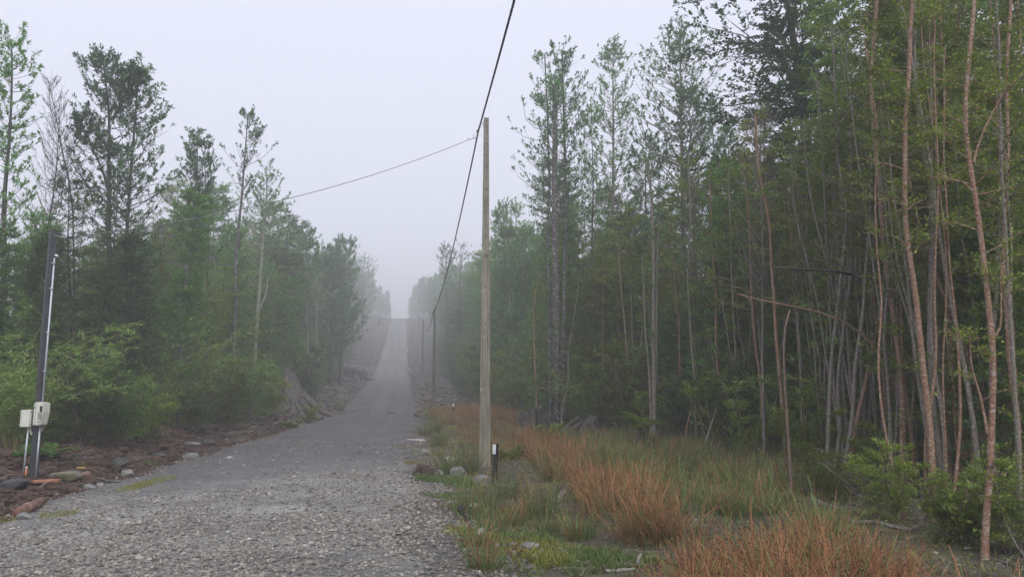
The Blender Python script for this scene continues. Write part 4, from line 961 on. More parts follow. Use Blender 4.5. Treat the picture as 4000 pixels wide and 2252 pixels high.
at_px('canelo', 860, 1500, 'tufted tree rising out of the thicket behind the paired-stem tree', .8, 44)
at_px('canelo', 2440, 1500, 'tufted tree half hidden behind the spire-crowned tree', .95, 42)
at_px('canelo', 2880, 1500, 'tufted tree showing between the beech and the twiggy tree', .9, 30)
at_px('canelo', 2570, 1500, 'tufted tree peeping over the thicket between two skyline trees', .85, 40)
at_px('bamboo', 60, 1700, 'yellowish bamboo clump at the left edge, left of the meter pole', 1.15, 18.0)
at_px('bamboo', 190, 1700, 'bamboo clump arching directly behind the meter pole', .95, 19.5)
at_px('bamboo', 10, 1700, 'tall bamboo clump cut by the left picture edge', 1.3, 19.5)
at_px('bamboo', 560, 1700, 'green bamboo clump arching over the soil bank', 1.05, 25.0)
at_px('bamboo', 690, 1690, 'wide pale green bamboo clump in the middle of the left thicket', 1.35, 28.0)
at_px('bamboo', 800, 1660, 'bamboo clump with drooping canes right of the wide pale one', 1.1, 31.0)
at_px('bamboo', 900, 1640, 'bamboo clump nearest the spotted bare trunk', 1.05, 35.0)
at_px('bamboo', 2275, 1690, 'feathery green bamboo clump between lichen-spotted trunks and root mound', 1.05, 31.5)
at_px('bamboo', 3560, 1700, 'tall bamboo showing behind the red stems', 1.15, 16)
at_px('bamboo', 3850, 1700, 'bamboo showing between the thickest and nearest red stems', 1.1, 14)
shr = [(330, 1745, 1.0, 3, 'dark low shrub at the left wood edge near the meter pole'), (450, 1742, 1.1, 1, 'green low shrub at the wood edge above the soil bank'),
       (560, 1725, .9, 2, 'olive low shrub behind the dark flat rock'), (760, 1690, 1.2, 3, 'dark shrub with roots showing beneath, left bank'), (860, 1675, 1.35, 2, 'olive shrub spilling over the left bank'),
       (960, 1650, 1.5, 1, 'large rounded green shrub left of the big root stump'), (1040, 1640, 1.35, 0, 'olive shrub pressed against the big root stump'), (1225, 1560, 1.0, 1, 'leafy shrub behind the long root of the stump'),
       (1310, 1480, 1.5, 1, 'hazy shrub at the clearing edge by the side track'), (1160, 1560, 1.5, 2, 'hazy shrub behind the root stump top'),
       (1330, 1370, 1.8, 1, 'foggy shrub beyond the side track'), (1800, 1545, 1.6, 1, 'green shrub at the wood edge behind the far marker post'), (1880, 1570, 1.5, 2, 'shrub behind the concrete pole at the wood edge'),
       (1960, 1600, 1.3, 0, 'olive shrub right of the concrete pole at the wood edge'), (2330, 1680, 1.2, 1, 'green shrub right of the bamboo at the rush field'), (2430, 1695, 1.25, 0, 'shrub above the dark root mound'),
       (2600, 1725, 1.2, 2, 'shrub right of the crown fern'), (2690, 1730, 1.3, 0, 'yellow-green shrub under the slim stems'), (2850, 1760, 1.1, 2, 'low shrub left of the dead hooked stem'),
       (2960, 1800, 1.1, 0, 'low shrub immediately behind the dead hooked stem'), (3170, 1850, 1.0, 2, 'small shrub at the foot of the leftmost pale stem'), (3240, 1960, .6, 0, 'sprawling shrub among the pale group feet'),
       (3420, 1900, .8, 0, 'leafy shrub between pale group and red cluster'), (3480, 2030, .55, 2, 'dark-leaved shrub at the foot of the leftmost thick red stem'), (3740, 2120, .5, 0, 'yellowish shrub left of the nearest red stem'),
       (3950, 2160, .6, 2, 'shrub under the right edge stems'), (3640, 1860, .9, 1, 'green shrub deep among the red cluster'), (3900, 1950, .8, 0, 'shrub behind the nearest red stem')]
for px, py, s, ix, lb in shr: at_px('shrub', px, py, lb, s * frng.uniform(.95, 1.1), idx=ix)
# bright little shrub by the road, and two small yellow-green ones
def small_bush(label, px, py, H, seed, lmat='bright', n=5):
    w, l = proto(seed, H, n, .012, .12, 46, .38 * H / .9, 'bark_brown', lmat, .07, .045, 9, 4, .2, column, .7, .4, spread=.2, limb=.012, twig_r=.003)
    p = ground(px, py); e = link('small_bush', None, None, p - [0, 0, .03]); tag(e, label, 'bush')
    w.name = 'stem'; l.name = 'foliage'
    link('stem', w, e); link('foliage', l, e)
small_bush('bright yellow-green bush at the road edge below the big root stump', 1212, 1652, .95, 701)
small_bush('yellow-green bush growing on the left flank of the root stump', 1130, 1600, 1.5, 702)
small_bush('tiny yellow-green seedling on the bank left of the bright bush', 1135, 1672, .3, 703, n=3)
small_bush('small yellow-green bush at the foot of the lichen-spotted trunks', 2145, 1725, .7, 704)
small_bush('leafy green bush climbing the mossy stump by the rushes', 2075, 1690, 1.5, 705, 'myrtle_l')
small_bush('lime-coloured bush low at the right, under the red cluster', 3790, 2130, .8, 706)
small_bush('lone light green seedling right of the near marker post', 1992, 1800, .32, 707, 'bright', 2)

# ================================================================== POLES, CABLES, POSTS
def box_bm(bm, c, s, bev=0.0, rot=None):
    r = bmesh.ops.create_cube(bm, size=1.0)
    vs = r['verts']
    bmesh.ops.scale(bm, vec=s, verts=vs)
    if bev:
        es = list({e for v in vs for e in v.link_edges})
        g = bmesh.ops.bevel(bm, geom=es, offset=bev, segments=2, affect='EDGES', profile=.6)
        vs = list({v for f in g['faces'] for v in f.verts} | {v for v in vs if v.is_valid})
    if rot is not None: bmesh.ops.rotate(bm, cent=(0, 0, 0), matrix=rot, verts=vs)
    bmesh.ops.translate(bm, vec=c, verts=vs)
def bm_obj(name, fn, mat, parent=None, loc=(0, 0, 0), rot=(0, 0, 0), smooth=False):
    bm = bmesh.new(); fn(bm)
    bmesh.ops.recalc_face_normals(bm, faces=bm.faces)
    me = bpy.data.meshes.new(name); bm.to_mesh(me); bm.free()
    me.materials.append(M[mat])
    if smooth: me.polygons.foreach_set('use_smooth', [True] * len(me.polygons))
    return link(name, me, parent, loc, rot)
def box(name, c, s, mat, parent=None, bev=0.0, rot=None):
    return bm_obj(name, lambda bm: box_bm(bm, c, s, bev, rot), mat, parent)
def tube_obj(name, pts, r, mat, parent=None, k=8, loc=(0, 0, 0), taper=1.0, cap=True, n=None):
    P = np.array(pts, float)
    if n: P = path_at(P, np.linspace(0, 1, n))
    V, F = tubes(P[None], (r * np.linspace(1, taper, len(P)))[None], k, cap)
    return link(name, mesh_np(name, V, F, mat, True), parent, loc)
def concrete_pole(label, base, H, wb, wt, rz, detail):
    e = link('utility_pole', None, None, base, (0, 0, rz)); tag(e, label, 'utility pole', 'concrete poles along the right of the road')
    lev = [(-.5, 1), (H * .585, 1), (H * .595, 0), (H, 0)]
    V, F = [], []
    for z, ch in lev:
        f = (z + .5) / (H + .5); w = (wb + (wt - wb) * f) / 2; d = w * .82; g = .032 * ch
        V += [(-w, -d, z), (-w * .66, -d, z), (-w * .56, -d + g, z), (w * .56, -d + g, z), (w * .66, -d, z), (w, -d, z), (w, d, z), (-w, d, z)]
    for i in range(len(lev) - 1):
        for j in range(8):
            a, b = i * 8 + j, i * 8 + (j + 1) % 8
            F.append((a, b, b + 8, a + 8))
    bm = bmesh.new(); vs = [bm.verts.new(v) for v in V]
    for f in F: bm.faces.new([vs[i] for i in f])
    bm.faces.new(vs[-8:]); bm.faces.new(vs[:8][::-1])
    bmesh.ops.recalc_face_normals(bm, faces=bm.faces)
    me = bpy.data.meshes.new('shaft'); bm.to_mesh(me); bm.free(); me.materials.append(M['concrete' if detail else 'concrete_backlit'])
    link('shaft', me, e)
    if not detail: return e
    def front(z): f = (z + .5) / (H + .5); return -(wb + (wt - wb) * f) / 2 * .82
    zs = [H - .09, H - .22, H - .40] + list(np.arange(H - .70, H * .61, -.30)) + [H * .50, H * .395, H * .20]
    for z in zs:
        g = .032 if z < H * .58 else 0
        V, Fl = tubes(np.array([[[0, front(z) + g + .03, z], [0, front(z) + g - .002, z]]]), np.array([[.017, .017]]), 10, True)
        link('hole_shade_disc', mesh_np('hole_shade_disc', V, Fl, 'hole_shade'), e)  # dark disc just proud of the face, painting a hole's inner shade
    # cast marks on the lower face: a hexagon and two small rings
    def ring(z, r, k, tw, th):
        a = np.arange(k) * 2 * math.pi / k + math.pi / 2
        o = np.stack([np.cos(a) * r, np.sin(a) * r], -1); i_ = o * (1 - tw / r); y = front(z) + .032
        V = np.concatenate([np.c_[o[:, 0], np.full(k, y - th), z + o[:, 1]], np.c_[i_[:, 0], np.full(k, y - th), z + i_[:, 1]],
                            np.c_[o[:, 0] * 1.06, np.full(k, y + .004), z + o[:, 1] * 1.06], np.c_[i_[:, 0] * .96, np.full(k, y + .004), z + i_[:, 1] * .96]])
        j = np.arange(k); j2 = (j + 1) % k
        F = np.concatenate([np.stack([j, j2, k + j2, k + j], -1), np.stack([j, 2 * k + j, 2 * k + j2, j2], -1), np.stack([k + j, k + j2, 3 * k + j2, 3 * k + j], -1)])
        link('cast_mark', mesh_np('cast_mark', V, [F], 'concrete'), e)
    ring(.78, .058, 6, .009, .005); ring(1.12, .022, 12, .006, .004); ring(1.02, .012, 10, .005, .004)
    return e
PB = ground(1893, 1822)
MAIN_H = at(1895, 462, PB[1])[2] - PB[2]
main_pole = concrete_pole('tall tapered concrete pole nearest the camera with a row of holes', (PB[0], PB[1], PB[2]), MAIN_H, .275, .130, R(3), True)
zc = MAIN_H
tube_obj('bracket_bolt', [(-.11, 0, zc - .17), (.09, 0, zc - .17)], .008, 'galv', main_pole)
box('bracket_plate', (-.068, 0, zc - .18), (.016, .05, .16), 'galv', main_pole, .003)
tube_obj('bracket_hook', [(-.07, -.02, zc - .13), (-.13, -.03, zc - .15), (-.17, -.04, zc - .19), (-.16, -.05, zc - .24), (-.12, -.05, zc - .25)], .009, 'galv', main_pole, 6)
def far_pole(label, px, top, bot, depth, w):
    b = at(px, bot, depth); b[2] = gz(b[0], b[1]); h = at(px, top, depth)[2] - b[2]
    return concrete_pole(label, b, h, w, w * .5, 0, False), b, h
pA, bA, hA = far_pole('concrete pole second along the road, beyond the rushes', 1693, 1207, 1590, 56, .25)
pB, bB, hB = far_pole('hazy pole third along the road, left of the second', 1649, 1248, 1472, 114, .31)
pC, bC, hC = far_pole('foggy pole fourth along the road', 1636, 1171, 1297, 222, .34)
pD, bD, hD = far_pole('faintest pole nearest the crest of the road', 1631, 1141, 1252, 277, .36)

def cable(name, label, p0, p1, sag, r, mat, strands=1, n=60, group=None):
    p0, p1 = np.array(p0, float), np.array(p1, float)
    t = np.linspace(0, 1, n)[:, None]
    c = p0 + (p1 - p0) * t; c[:, 2] -= (4 * sag * t * (1 - t))[:, 0]
    if strands == 1:
        V, F = tubes(c[None], np.full((1, n), r), 6, True)
        return tag(link(name, mesh_np(name, V, F, mat, True), None), label, 'cable', group)
    e = link(name, None, None, p0); tag(e, label, 'cable', group)
    T = unit(np.gradient(c, axis=0)); U = unit(np.cross(T, [0, 0, 1.0])); W = np.cross(U, T)
    L = np.linalg.norm(p1 - p0); ph = t[:, 0] * L / .45 * 2 * math.pi
    for s in range(strands):
        a = ph + s * 2 * math.pi / strands
        Q = c - p0 + (np.cos(a)[:, None] * U + np.sin(a)[:, None] * W) * r
        V, F = tubes(Q[None], np.full((1, n), r * .95), 5, True)
        link('strand', mesh_np('strand', V, F, mat, True), e)
    return e
tie = at(1868, 515, PB[1] - .05)
tipA = np.array([bA[0] - .08, bA[1], bA[2] + hA - .15])
tipB = np.array([bB[0] + .05, bB[1], bB[2] + hB - .15])
tipC = np.array([bC[0], bC[1], bC[2] + hC - .1]); tipD = np.array([bD[0], bD[1], bD[2] + hD - .1])
over = np.array([4.15, -23.5, 7.1])
cable('power_cable', 'thick twisted cable running overhead from the near pole out of the top of the picture', tie, over, .55, .0125, 'cable', 3, 420)
cable('power_cable', 'twisted cable sagging from the near pole down to the second pole', tie, tipA, .75, .0125, 'cable', 3, 420)
cable('power_cable', 'slack cable between the second and third poles', tipA, tipB, 1.5, .03, 'cable')
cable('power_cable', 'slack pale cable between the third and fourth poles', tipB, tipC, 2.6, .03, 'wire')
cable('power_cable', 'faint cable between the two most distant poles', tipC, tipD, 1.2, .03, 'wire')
clamp = bm_obj('cable_clamp', lambda bm: box_bm(bm, (0, 0, 0), (.05, .06, .075), .012), 'cable', None, tuple(at(1866, 512, PB[1] - .09)), (0, .3, 0))
tag(clamp, 'black clamp gripping the cable at the near pole top', 'cable clamp')
hd = at(1846, 533, PB[1] - .06)
tail = link('drop_anchor', None, None, hd); tag(tail, 'loops of wire and anchor where the thin wire leaves the near pole', 'wire fitting')
def loc_path(pts): return [at(px, py, PB[1] - .06) - hd for px, py in pts]
tube_obj('wire_loop', loc_path([(1862, 514), (1850, 522), (1846, 533), (1853, 538), (1862, 535), (1852, 527), (1845, 530), (1850, 537)]), .0045, 'galv', tail, 5, n=22)
tube_obj('tail_wire', loc_path([(1826, 538), (1832, 543), (1840, 545), (1847, 540), (1863, 540)]), .008, 'wire', tail, 5, n=12)
tube_obj('stay_wire', loc_path([(1847, 540), (1862, 536), (1880, 527), (1895, 520)]), .004, 'galv', tail, 5, n=8)
tube_obj('clip', loc_path([(1868, 488), (1866, 496), (1870, 500)]), .006, 'galv', tail, 5, n=5)

# ---- service pole with meters at the left
SB = ground(130, 1868)
top_l = at(208, 905, SB[1])
sp_pole = link('meter_pole', None, None, SB); tag(sp_pole, 'dark grey steel service pole with two pale meter boxes on the soil bank', 'meter pole')
Lv = np.array(top_l) - SB; axis = unit(Lv)
def along(h, dx=0.0, dy=0.0): return axis * h + np.array([dx, dy, 0])
LEN = float(np.linalg.norm(Lv))
V, F = tubes(np.array([[along(-.3), along(LEN * .5), along(LEN)]]), np.array([[.082, .08, .077]]), 4, True)
pm = mesh_np('shaft', V, F, 'steel_dark'); so = link('shaft', pm, sp_pole)
tube_obj('cap', [along(LEN), along(LEN + .012)], .083, 'steel_dark', sp_pole, 4)
tube_obj('conduit', [along(1.12, .085, -.05), along(LEN * .5, .088, -.05), along(LEN - .50, .092, -.05)], .0165, 'galv', sp_pole, 8)
tube_obj('conduit', [along(-.05, .075, -.06), along(1.0, .085, -.06)], .016, 'galv', sp_pole, 8)
tube_obj('conduit', [along(-.08, -.165, -.03), along(1.0, -.14, -.03)], .0165, 'galv', sp_pole, 8)
for h in (1.9, 2.6, 3.4, LEN - .6): box('conduit_clip', along(h, .088, -.055), (.055, .05, .022), 'galv', sp_pole, .004)
wh = bm_obj('weatherhead', lambda bm: bmesh.ops.create_uvsphere(bm, u_segments=12, v_segments=8, radius=.036), 'galv', sp_pole, tuple(along(LEN - .46, .125, -.05)), (0, .5, 0), True); wh.scale = (1.25, .8, .75)
tube_obj('service_lead', [along(LEN - .47, .16, -.05), along(LEN - .55, .22, -.05), along(LEN - .6, .30, -.03)], .006, 'wire', sp_pole, 5)
tube_obj('insulator_arm', [along(LEN - .08, .05, -.02), along(LEN - .10, .20, -.02), along(LEN - .12, .27, -.02)], .009, 'galv', sp_pole, 6)
tube_obj('insulator', [along(LEN - .115, .27, -.02), along(LEN - .10, .40, -.02)], .02, 'cable', sp_pole, 8)
tube_obj('elbow_hose', [along(1.02, .13, -.05), along(.9, .13, -.05), along(.82, .09, -.05), along(.8, .06, -.06)], .021, 'plastic_line', sp_pole, 8, n=10)
tube_obj('elbow_hose', [along(1.0, -.10, -.04), along(.86, -.10, -.04), along(.79, -.07, -.05), along(.76, -.045, -.06)], .021, 'plastic_line', sp_pole, 8, n=10)
tilt = math.atan2(axis[0], axis[2]); RT = Matrix.Rotation(tilt, 3, 'Y') @ Matrix.Rotation(R(-14), 3, 'Z')
c = along(1.14, .135, -.13)
mb = link('meter_box', None, sp_pole, c); mb.rotation_euler = RT.to_euler()
mb2 = mb
def meter_shape(bm):
    prof = [(-.155, .20), (.145, .20), (.15, -.02), (.10, -.20), (-.155, -.20)]
    prof = [(-.10, .20), (.095, .20), (.10, .03), (.06, -.19), (.04, -.20), (-.10, -.20)]
    a = [bm.verts.new((x, -.085, z)) for x, z in prof]; b = [bm.verts.new((x, .085, z)) for x, z in prof]
    bm.faces.new(a[::-1]); bm.faces.new(b)
    for i in range(len(prof)): bm.faces.new([a[i], a[(i + 1) % len(prof)], b[(i + 1) % len(prof)], b[i]])
    bmesh.ops.bevel(bm, geom=list(bm.edges), offset=.012, segments=2, affect='EDGES')
bpy.data.objects.remove(mb)
mb = bm_obj('meter_box', meter_shape, 'plastic', sp_pole, tuple(c), RT.to_euler())
def sub(name, c, s, mat, parent, bev=.003): return box(name, c, s, mat, parent, bev)
sub('seam', (-.05, -.0865, 0), (.006, .004, .36), 'plastic_line', mb, 0)
sub('display_window', (.066, -.087, .09), (.05, .008, .10), 'glassdark', mb)
sub('latch', (-.07, -.087, .12), (.03, .007, .025), 'plastic_line', mb)
sub('lock', (.035, -.086, -.135), (.03, .01, .02), 'glassdark', mb)
sub('lower_panel', (.045, -.0858, -.03), (.075, .003, .13), 'plastic_line', mb, 0)
sub('top_lip', (-.005, 0, .203), (.10, .12, .012), 'plastic', mb)
c = along(1.06, -.155, -.06)
jb = box('junction_box', (0, 0, 0), (.185, .13, .30), 'plastic', sp_pole, .008); jb.location = c; jb.rotation_euler = (0, tilt, R(6))
sub('cover_seam', (-.07, -.0655, 0), (.006, .004, .29), 'plastic_line', jb, 0)
sub('side_flange', (.075, -.066, 0), (.006, .004, .29), 'plastic_line', jb, 0)
sub('screw', (.085, -.0665, .115), (.012, .006, .018), 'glassdark', jb, 0)
sub('screw', (.085, -.0665, -.11), (.012, .006, .018), 'glassdark', jb, 0)
cable('drop_wire', 'thin wire from the near concrete pole across to the meter pole', at(1835, 544, PB[1] - .06), SB + along(LEN - .10, .40, -.02), .33, .008, 'wire', 1, 90)
bd = ground(110, 1885)
o = box('wooden_board', (0, 0, .02), (1.0, .13, .045), 'board', None, .006); o.location = bd; o.rotation_euler = (0, R(-2), R(8)); tag(o, 'orange-brown board lying at the foot of the meter pole', 'board')
pg = ground(98, 1866)
peg = link('survey_peg', None, None, pg); tag(peg, 'orange peg with white cap left of the meter pole foot', 'peg')
tube_obj('shaft', [(0, 0, -.05), (.01, 0, .17)], .014, 'peg', peg, 8); tube_obj('cap', [(.01, 0, .17), (.012, 0, .20)], .017, 'peg_cap', peg, 8)

# ---- black marker posts with white plates
def marker(label, px, py_base, py_top, w, rz, lean):
    b = ground(px, py_base); h = at(px, py_top, b[1])[2] - b[2]
    e = link('marker_post', None, None, b, (0, lean, rz)); tag(e, label, 'marker post', 'black marker posts')
    box('post', (0, 0, h / 2 - .1), (w, w, h + .2), 'post', e, .004)
    ph = h * .24
    pl = box('plate', (-.004, -w / 2 - .004, h - ph / 2 - .012), (w * .86, .006, ph), 'plate', e, .001)
    y = -w / 2 - .0085; x0 = -.004
    if py_base > 1800:
        z = h - .012
        for dx, dz, sx, sz in ((0, .022, .022, .008), (-.008, .034, .006, .012), (.008, .034, .006, .010),
                               (0, ph * .52, .022, .014), (0, ph * .60, .010, .014), (0, ph * .68, .018, .007), (-.007, ph * .74, .007, .012), (.007, ph * .75, .007, .014), (0, ph * .82, .022, .008), (0, ph * .88, .024, .014)):
            box('printed_mark', (x0 + dx, y, z - dz), (sx, .0015, sz), 'ink', pl if False else e, 0)
    return e
marker('black square post with white plate beside the near concrete pole', 1931, 1888, 1731, .085, R(-32), R(2.5))
marker('small distant black post with white plate among red rushes', 1771, 1632, 1572, .10, R(-15), R(1))

# ================================================================== STUMPS, LOGS, ROCKS
def stump_mesh(seed, Rr, H, flare, ridges, top, nth=72, nz=22, hollow=True):
    rg = np.random.default_rng(seed); th = np.linspace(0, 2 * math.pi, nth, endpoint=False); t = np.linspace(0, 1, nz)
    ph = rg.uniform(0, 6.28, 6)
    h = H * (top(th) + .05 * np.sin(3 * th + ph[0]) + .03 * np.sin(7 * th + ph[1]) + rg.normal(0, .008, nth))
    rid = .5 + .5 * np.cos(ridges * th + ph[2] + .8 * np.sin(2 * th + ph[3])); rid = rid ** 1.6
    T, TH = np.meshgrid(t, th, indexing='ij')
    r = Rr * (1 + flare * (1 - T) ** 2.4 * (.25 + 1.0 * rid[None]) + .09 * np.cos(ridges * TH + ph[2]) + .03 * np.sin(17 * TH + 4 * T) + .008 * rg.normal(0, 1, T.shape))
    Z = T * h[None] - .12
    V = np.stack([r * np.cos(TH), r * np.sin(TH), Z], -1).reshape(-1, 3)
    i, j = np.meshgrid(np.arange(nz - 1), np.arange(nth), indexing='ij'); a = i * nth + j; b = i * nth + (j + 1) % nth
    F = [np.stack([a, b, b + nth, a + nth], -1).reshape(-1, 4)]
    # broken top: an inner wall going down to a floor
    zi = h - .10 * H; inn = np.stack([.72 * Rr * np.cos(th), .72 * Rr * np.sin(th), np.maximum(zi - .25 * H, .2 * H)], -1)
    n0 = len(V); V = np.concatenate([V, inn, [[0, 0, .25 * H]]]); j = np.arange(nth); j2 = (j + 1) % nth
    F.append(np.stack([(nz - 1) * nth + j, (nz - 1) * nth + j2, n0 + j2, n0 + j], -1))
    F.append(np.stack([n0 + j, n0 + j2, np.full(nth, n0 + nth)], -1))
    return V, F
def stump(label, px, py, Rr, H, flare, ridges, top, mat, seed, roots=(), rz=0.0, name='tree_stump', cat='stump'):
    p = ground(px, py)
    V, F = stump_mesh(seed, Rr, H, flare, ridges, top)
    e = link(name, None, None, p, (0, 0, rz)); tag(e, label, cat)
    link('trunk_base', mesh_np('trunk_base', V, F, mat, True), e)
    rg = np.random.default_rng(seed + 5)
    for (a, L, r, z) in roots:
        m = 8; s = np.linspace(0, 1, m); aa = a + np.cumsum(rg.normal(0, .1, m))
        q = np.stack([np.cos(aa) * (Rr * .7 + L * s), np.sin(aa) * (Rr * .7 + L * s), z * (1 - s) ** 1.3 + .02 - .15 * s], -1)
        wx = p[0] + np.cos(rz) * q[:, 0] - np.sin(rz) * q[:, 1]; wy = p[1] + np.sin(rz) * q[:, 0] + np.cos(rz) * q[:, 1]
        q[:, 2] += zt(wx, wy) - p[2]
        V, F = tubes(q[None], (r * np.linspace(1, .3, m))[None], 7)
        link('root', mesh_np('root', V, F, mat, True), e)
    return e
stump('huge grey root-flared stump at the left road side', 1150, 1612, .7, 2.6, 1.25, 6, lambda th: np.maximum(.55 + .45 * np.cos(th - 2.5), .2), 'stump', 801,
      [(-.2, 2.2, .24, 1.05), (-.65, 1.7, .2, .8), (-1.15, 1.3, .2, .55), (-1.7, 1.0, .2, .45), (-2.4, .9, .18, .4), (.25, 2.6, .15, .7), (-.4, 2.5, .12, .5)])
stump('dark charred low stump in front of the side track', 1385, 1478, 1.5, 1.9, .5, 5, lambda th: .75 + .2 * np.cos(th - 2.5), 'charred', 802, [(-.2, 3.0, .3, .6), (-.9, 2.2, .25, .5), (3.4, 2.0, .25, .5)])
stump('small cut stump beyond the side track', 1312, 1415, 1.3, 2.4, .35, 5, lambda th: .9 + .08 * np.cos(th), 'stump', 803, [(-.4, 1.8, .2, .4), (-1.6, 1.2, .2, .4)])
stump('tall dark snag stump on the foggy left bank near the crest', 1482, 1275, .6, 3.8, .5, 5, lambda th: .75 + .2 * np.cos(th - .6), 'charred', 804, [(3.0, 2.0, .2, .7)])
stump('mossy rotten stump left of the lichen-spotted trunks', 2070, 1705, .4, 1.25, .5, 6, lambda th: .85 + .15 * np.cos(th), 'bark_dark', 805, [(-.5, .9, .1, .35), (-2.2, .8, .1, .3)])
stump('black tangled root stump right at the lichen-spotted trunks', 2125, 1700, .4, .95, .7, 7, lambda th: .75 + .25 * np.cos(th - 1), 'charred', 806, [(-.2, 1.3, .09, .6), (-.8, 1.1, .08, .5), (.3, 1.2, .07, .7), (-1.6, .9, .08, .4)])
stump('dark upturned root mound left of the crown fern', 2295, 1712, .38, 1.0, 1.0, 9, lambda th: .75 + .2 * np.cos(th - .4), 'bark_dark', 807, [(-2.6, 1.2, .09, .5), (-1.9, 1.0, .1, .5), (-1.2, .9, .08, .5), (3.0, 1.4, .08, .7)])
def log(label, p0, p1, r, mat, seed, r1=.75, name='log', cat='log', lift=None, sides=10, side=(), wob=.03, n=14):
    a, b = ground(*p0), ground(*p1); lift = r * .6 if lift is None else lift
    rg = np.random.default_rng(seed)
    P = refine(np.array([a, b]), n, rg, wob * np.linalg.norm(b - a) * .5)
    P[:, 2] = np.maximum(zt(P[:, 0], P[:, 1]) + lift, P[:, 2]) if lift > 0 else P[:, 2]
    P[:, 2] = np.convolve(np.pad(P[:, 2], 2, mode='edge'), np.ones(5) / 5, 'valid')
    rad = r * np.linspace(1, r1, n) * rg.uniform(.88, 1.12, n)
    V, F = tubes((P - a)[None], rad[None], sides, True)
    V = V + rg.normal(0, r * .05, V.shape)
    o = link(name, mesh_np(name, V, F, mat, sides > 6), None, a); tag(o, label, cat)
    for (t, dx, dy, dz, r2) in side:
        q = path_at(P - a, np.array([t]))[0]
        V, F = tubes(np.array([[q, q + np.array([dx, dy, dz]) * .5 + rg.normal(0, .02, 3), q + [dx, dy, dz]]]), np.array([[r2, r2 * .8, r2 * .4]]), 5, True)
        link('branch_stub', mesh_np('branch_stub', V, F, mat, True), o)
    return o
log('rotten reddish log lying at the lower left road edge', (70, 2020), (165, 1968), .085, 'rotten', 821, .8)
log('long thin pole lying from the bright bush onto the road', (1255, 1632), (1410, 1603), .055, 'bark_brown', 822, 1.1, 'fallen_pole', 'branch', side=((.7, .05, 0, .14, .02), (.55, .06, .1, .05, .02)))
log('dark slim stick beside the meter pole board', (0, 1880), (105, 1866), .03, 'bark_dark', 823, .8, 'stick', 'branch')
log('white-barked fallen branch on the litter left of the bright bush', (1068, 1655), (1200, 1662), .05, 'drift', 824, .7, 'fallen_branch', 'branch', side=((.2, -.05, .1, .3, .03), (.5, .2, .2, .2, .02)))
log('grey weathered plank slab half buried near the rush band', (2060, 2010), (2190, 1945), .035, 'drift', 825, 1.3, 'driftwood', 'driftwood', sides=5)
log('short grey split stick standing above the driftwood slab', (2180, 1960), (2205, 1925), .05, 'drift', 826, .8, 'wood_chunk', 'driftwood', sides=6)
log('bent bleached root curling up at the bottom edge', (2365, 2232), (2490, 2226), .022, 'drift', 827, .8, 'bleached_root', 'driftwood', side=((.98, .05, 0, .15, .02),))
log('grey rotten wood chunk by the flat grey rock', (2082, 2190), (2118, 2155), .035, 'drift', 828, .6, 'wood_chunk', 'driftwood', sides=6)
log('small grey stick left of the bleached root', (2185, 2145), (2215, 2172), .028, 'drift', 829, .8, 'stick', 'branch')
log('dark fallen stem lying low behind the near red stems', (3300, 2030), (3560, 2075), .032, 'bark_grey', 830, .8, 'fallen_sapling', 'fallen sapling')
log('second fallen stem lying among twigs under the red cluster', (3330, 2000), (3520, 2030), .025, 'bark_dark', 831, .8, 'fallen_sapling', 'fallen sapling')
log('grey leaning dead branch fallen at the foot of the pale group', (3240, 1905), (3430, 1990), .02, 'twig_grey', 832, .7, 'fallen_branch', 'branch', lift=.12)
log('thin pale stick on the gravel shoulder', (1615, 1754), (1646, 1756), .018, 'drift', 833, .8, 'stick', 'branch')
log('slanted brown stick beside the grey shoulder rock', (1628, 1770), (1642, 1796), .02, 'drift', 834, .8, 'stick', 'branch')
log('long thin bare twig over the rushes near the far marker post', (1630, 1675), (1725, 1720), .012, 'twig_pale', 835, .7, 'twig', 'branch', lift=.15)
log('fallen trunk across the left clearing before the charred stump', (1240, 1528), (1400, 1522), .13, 'bark_dark', 836, .8, 'fallen_log', 'log')
log('reddish split log in the left clearing', (1225, 1488), (1275, 1500), .14, 'rotten', 837, .8, 'fallen_log', 'log')
log('pale broken log end poking from the upper left clearing', (1310, 1450), (1440, 1446), .14, 'drift', 838, .8, 'fallen_log', 'log')
log('dark thick log on the left bank under the shrubs', (1010, 1648), (1080, 1640), .11, 'bark_dark', 839, .8, 'fallen_log', 'log')
# burnt upright snag at the gravel edge
bs = ground(1815, 2035)
e = link('charred_snag', None, None, bs); tag(e, 'small charred black snag jutting from the gravel edge', 'snag')
V, F = tubes(np.array([[[.10, .02, -.05], [.05, 0, .05], [-.01, 0, .11], [-.05, 0, .17], [-.055, 0, .21]]]), np.array([[.03, .035, .04, .055, .035]]), 7, True)
link('snag_body', mesh_np('snag_body', V, F, 'charred'), e)
tube_obj('root', [(.08, 0, .0), (.22, .03, -.01), (.3, .02, -.03)], .012, 'rotten', e, 5)
# root clod on the right shoulder
rc = ground(1665, 1858)
e = link('root_clod', None, None, rc); tag(e, 'torn-out clod of roots and soil on the right gravel shoulder', 'root clod')
rg = np.random.default_rng(841)
V, F = scatter(rg, np.array([[0, 0, -.04]]), np.array([.27]), ICO_V, ICO_F, (.6, .61), .12, 0.1)
link('soil_lump', mesh_np('soil_lump', V, [F], 'clod'), e)
n = 260; a = rg.uniform(0, 6.28, n); el = rg.uniform(0, 1.4, n); c0 = np.stack([np.cos(a) * np.cos(el) * .27, np.sin(a) * np.cos(el) * .22, np.sin(el) * .2], -1)
d = unit(rg.normal(0, 1, (n, 3))) * .11; fr_ = tubes(np.stack([c0 - d * .5, c0 + rg.normal(0, .015, c0.shape), c0 + d * .6], 1), np.full((n, 3), .005), 3)
link('root_fibre', mesh_np('root_fibre', fr_[0], fr_[1], 'debris'), e)['kind'] = 'stuff'
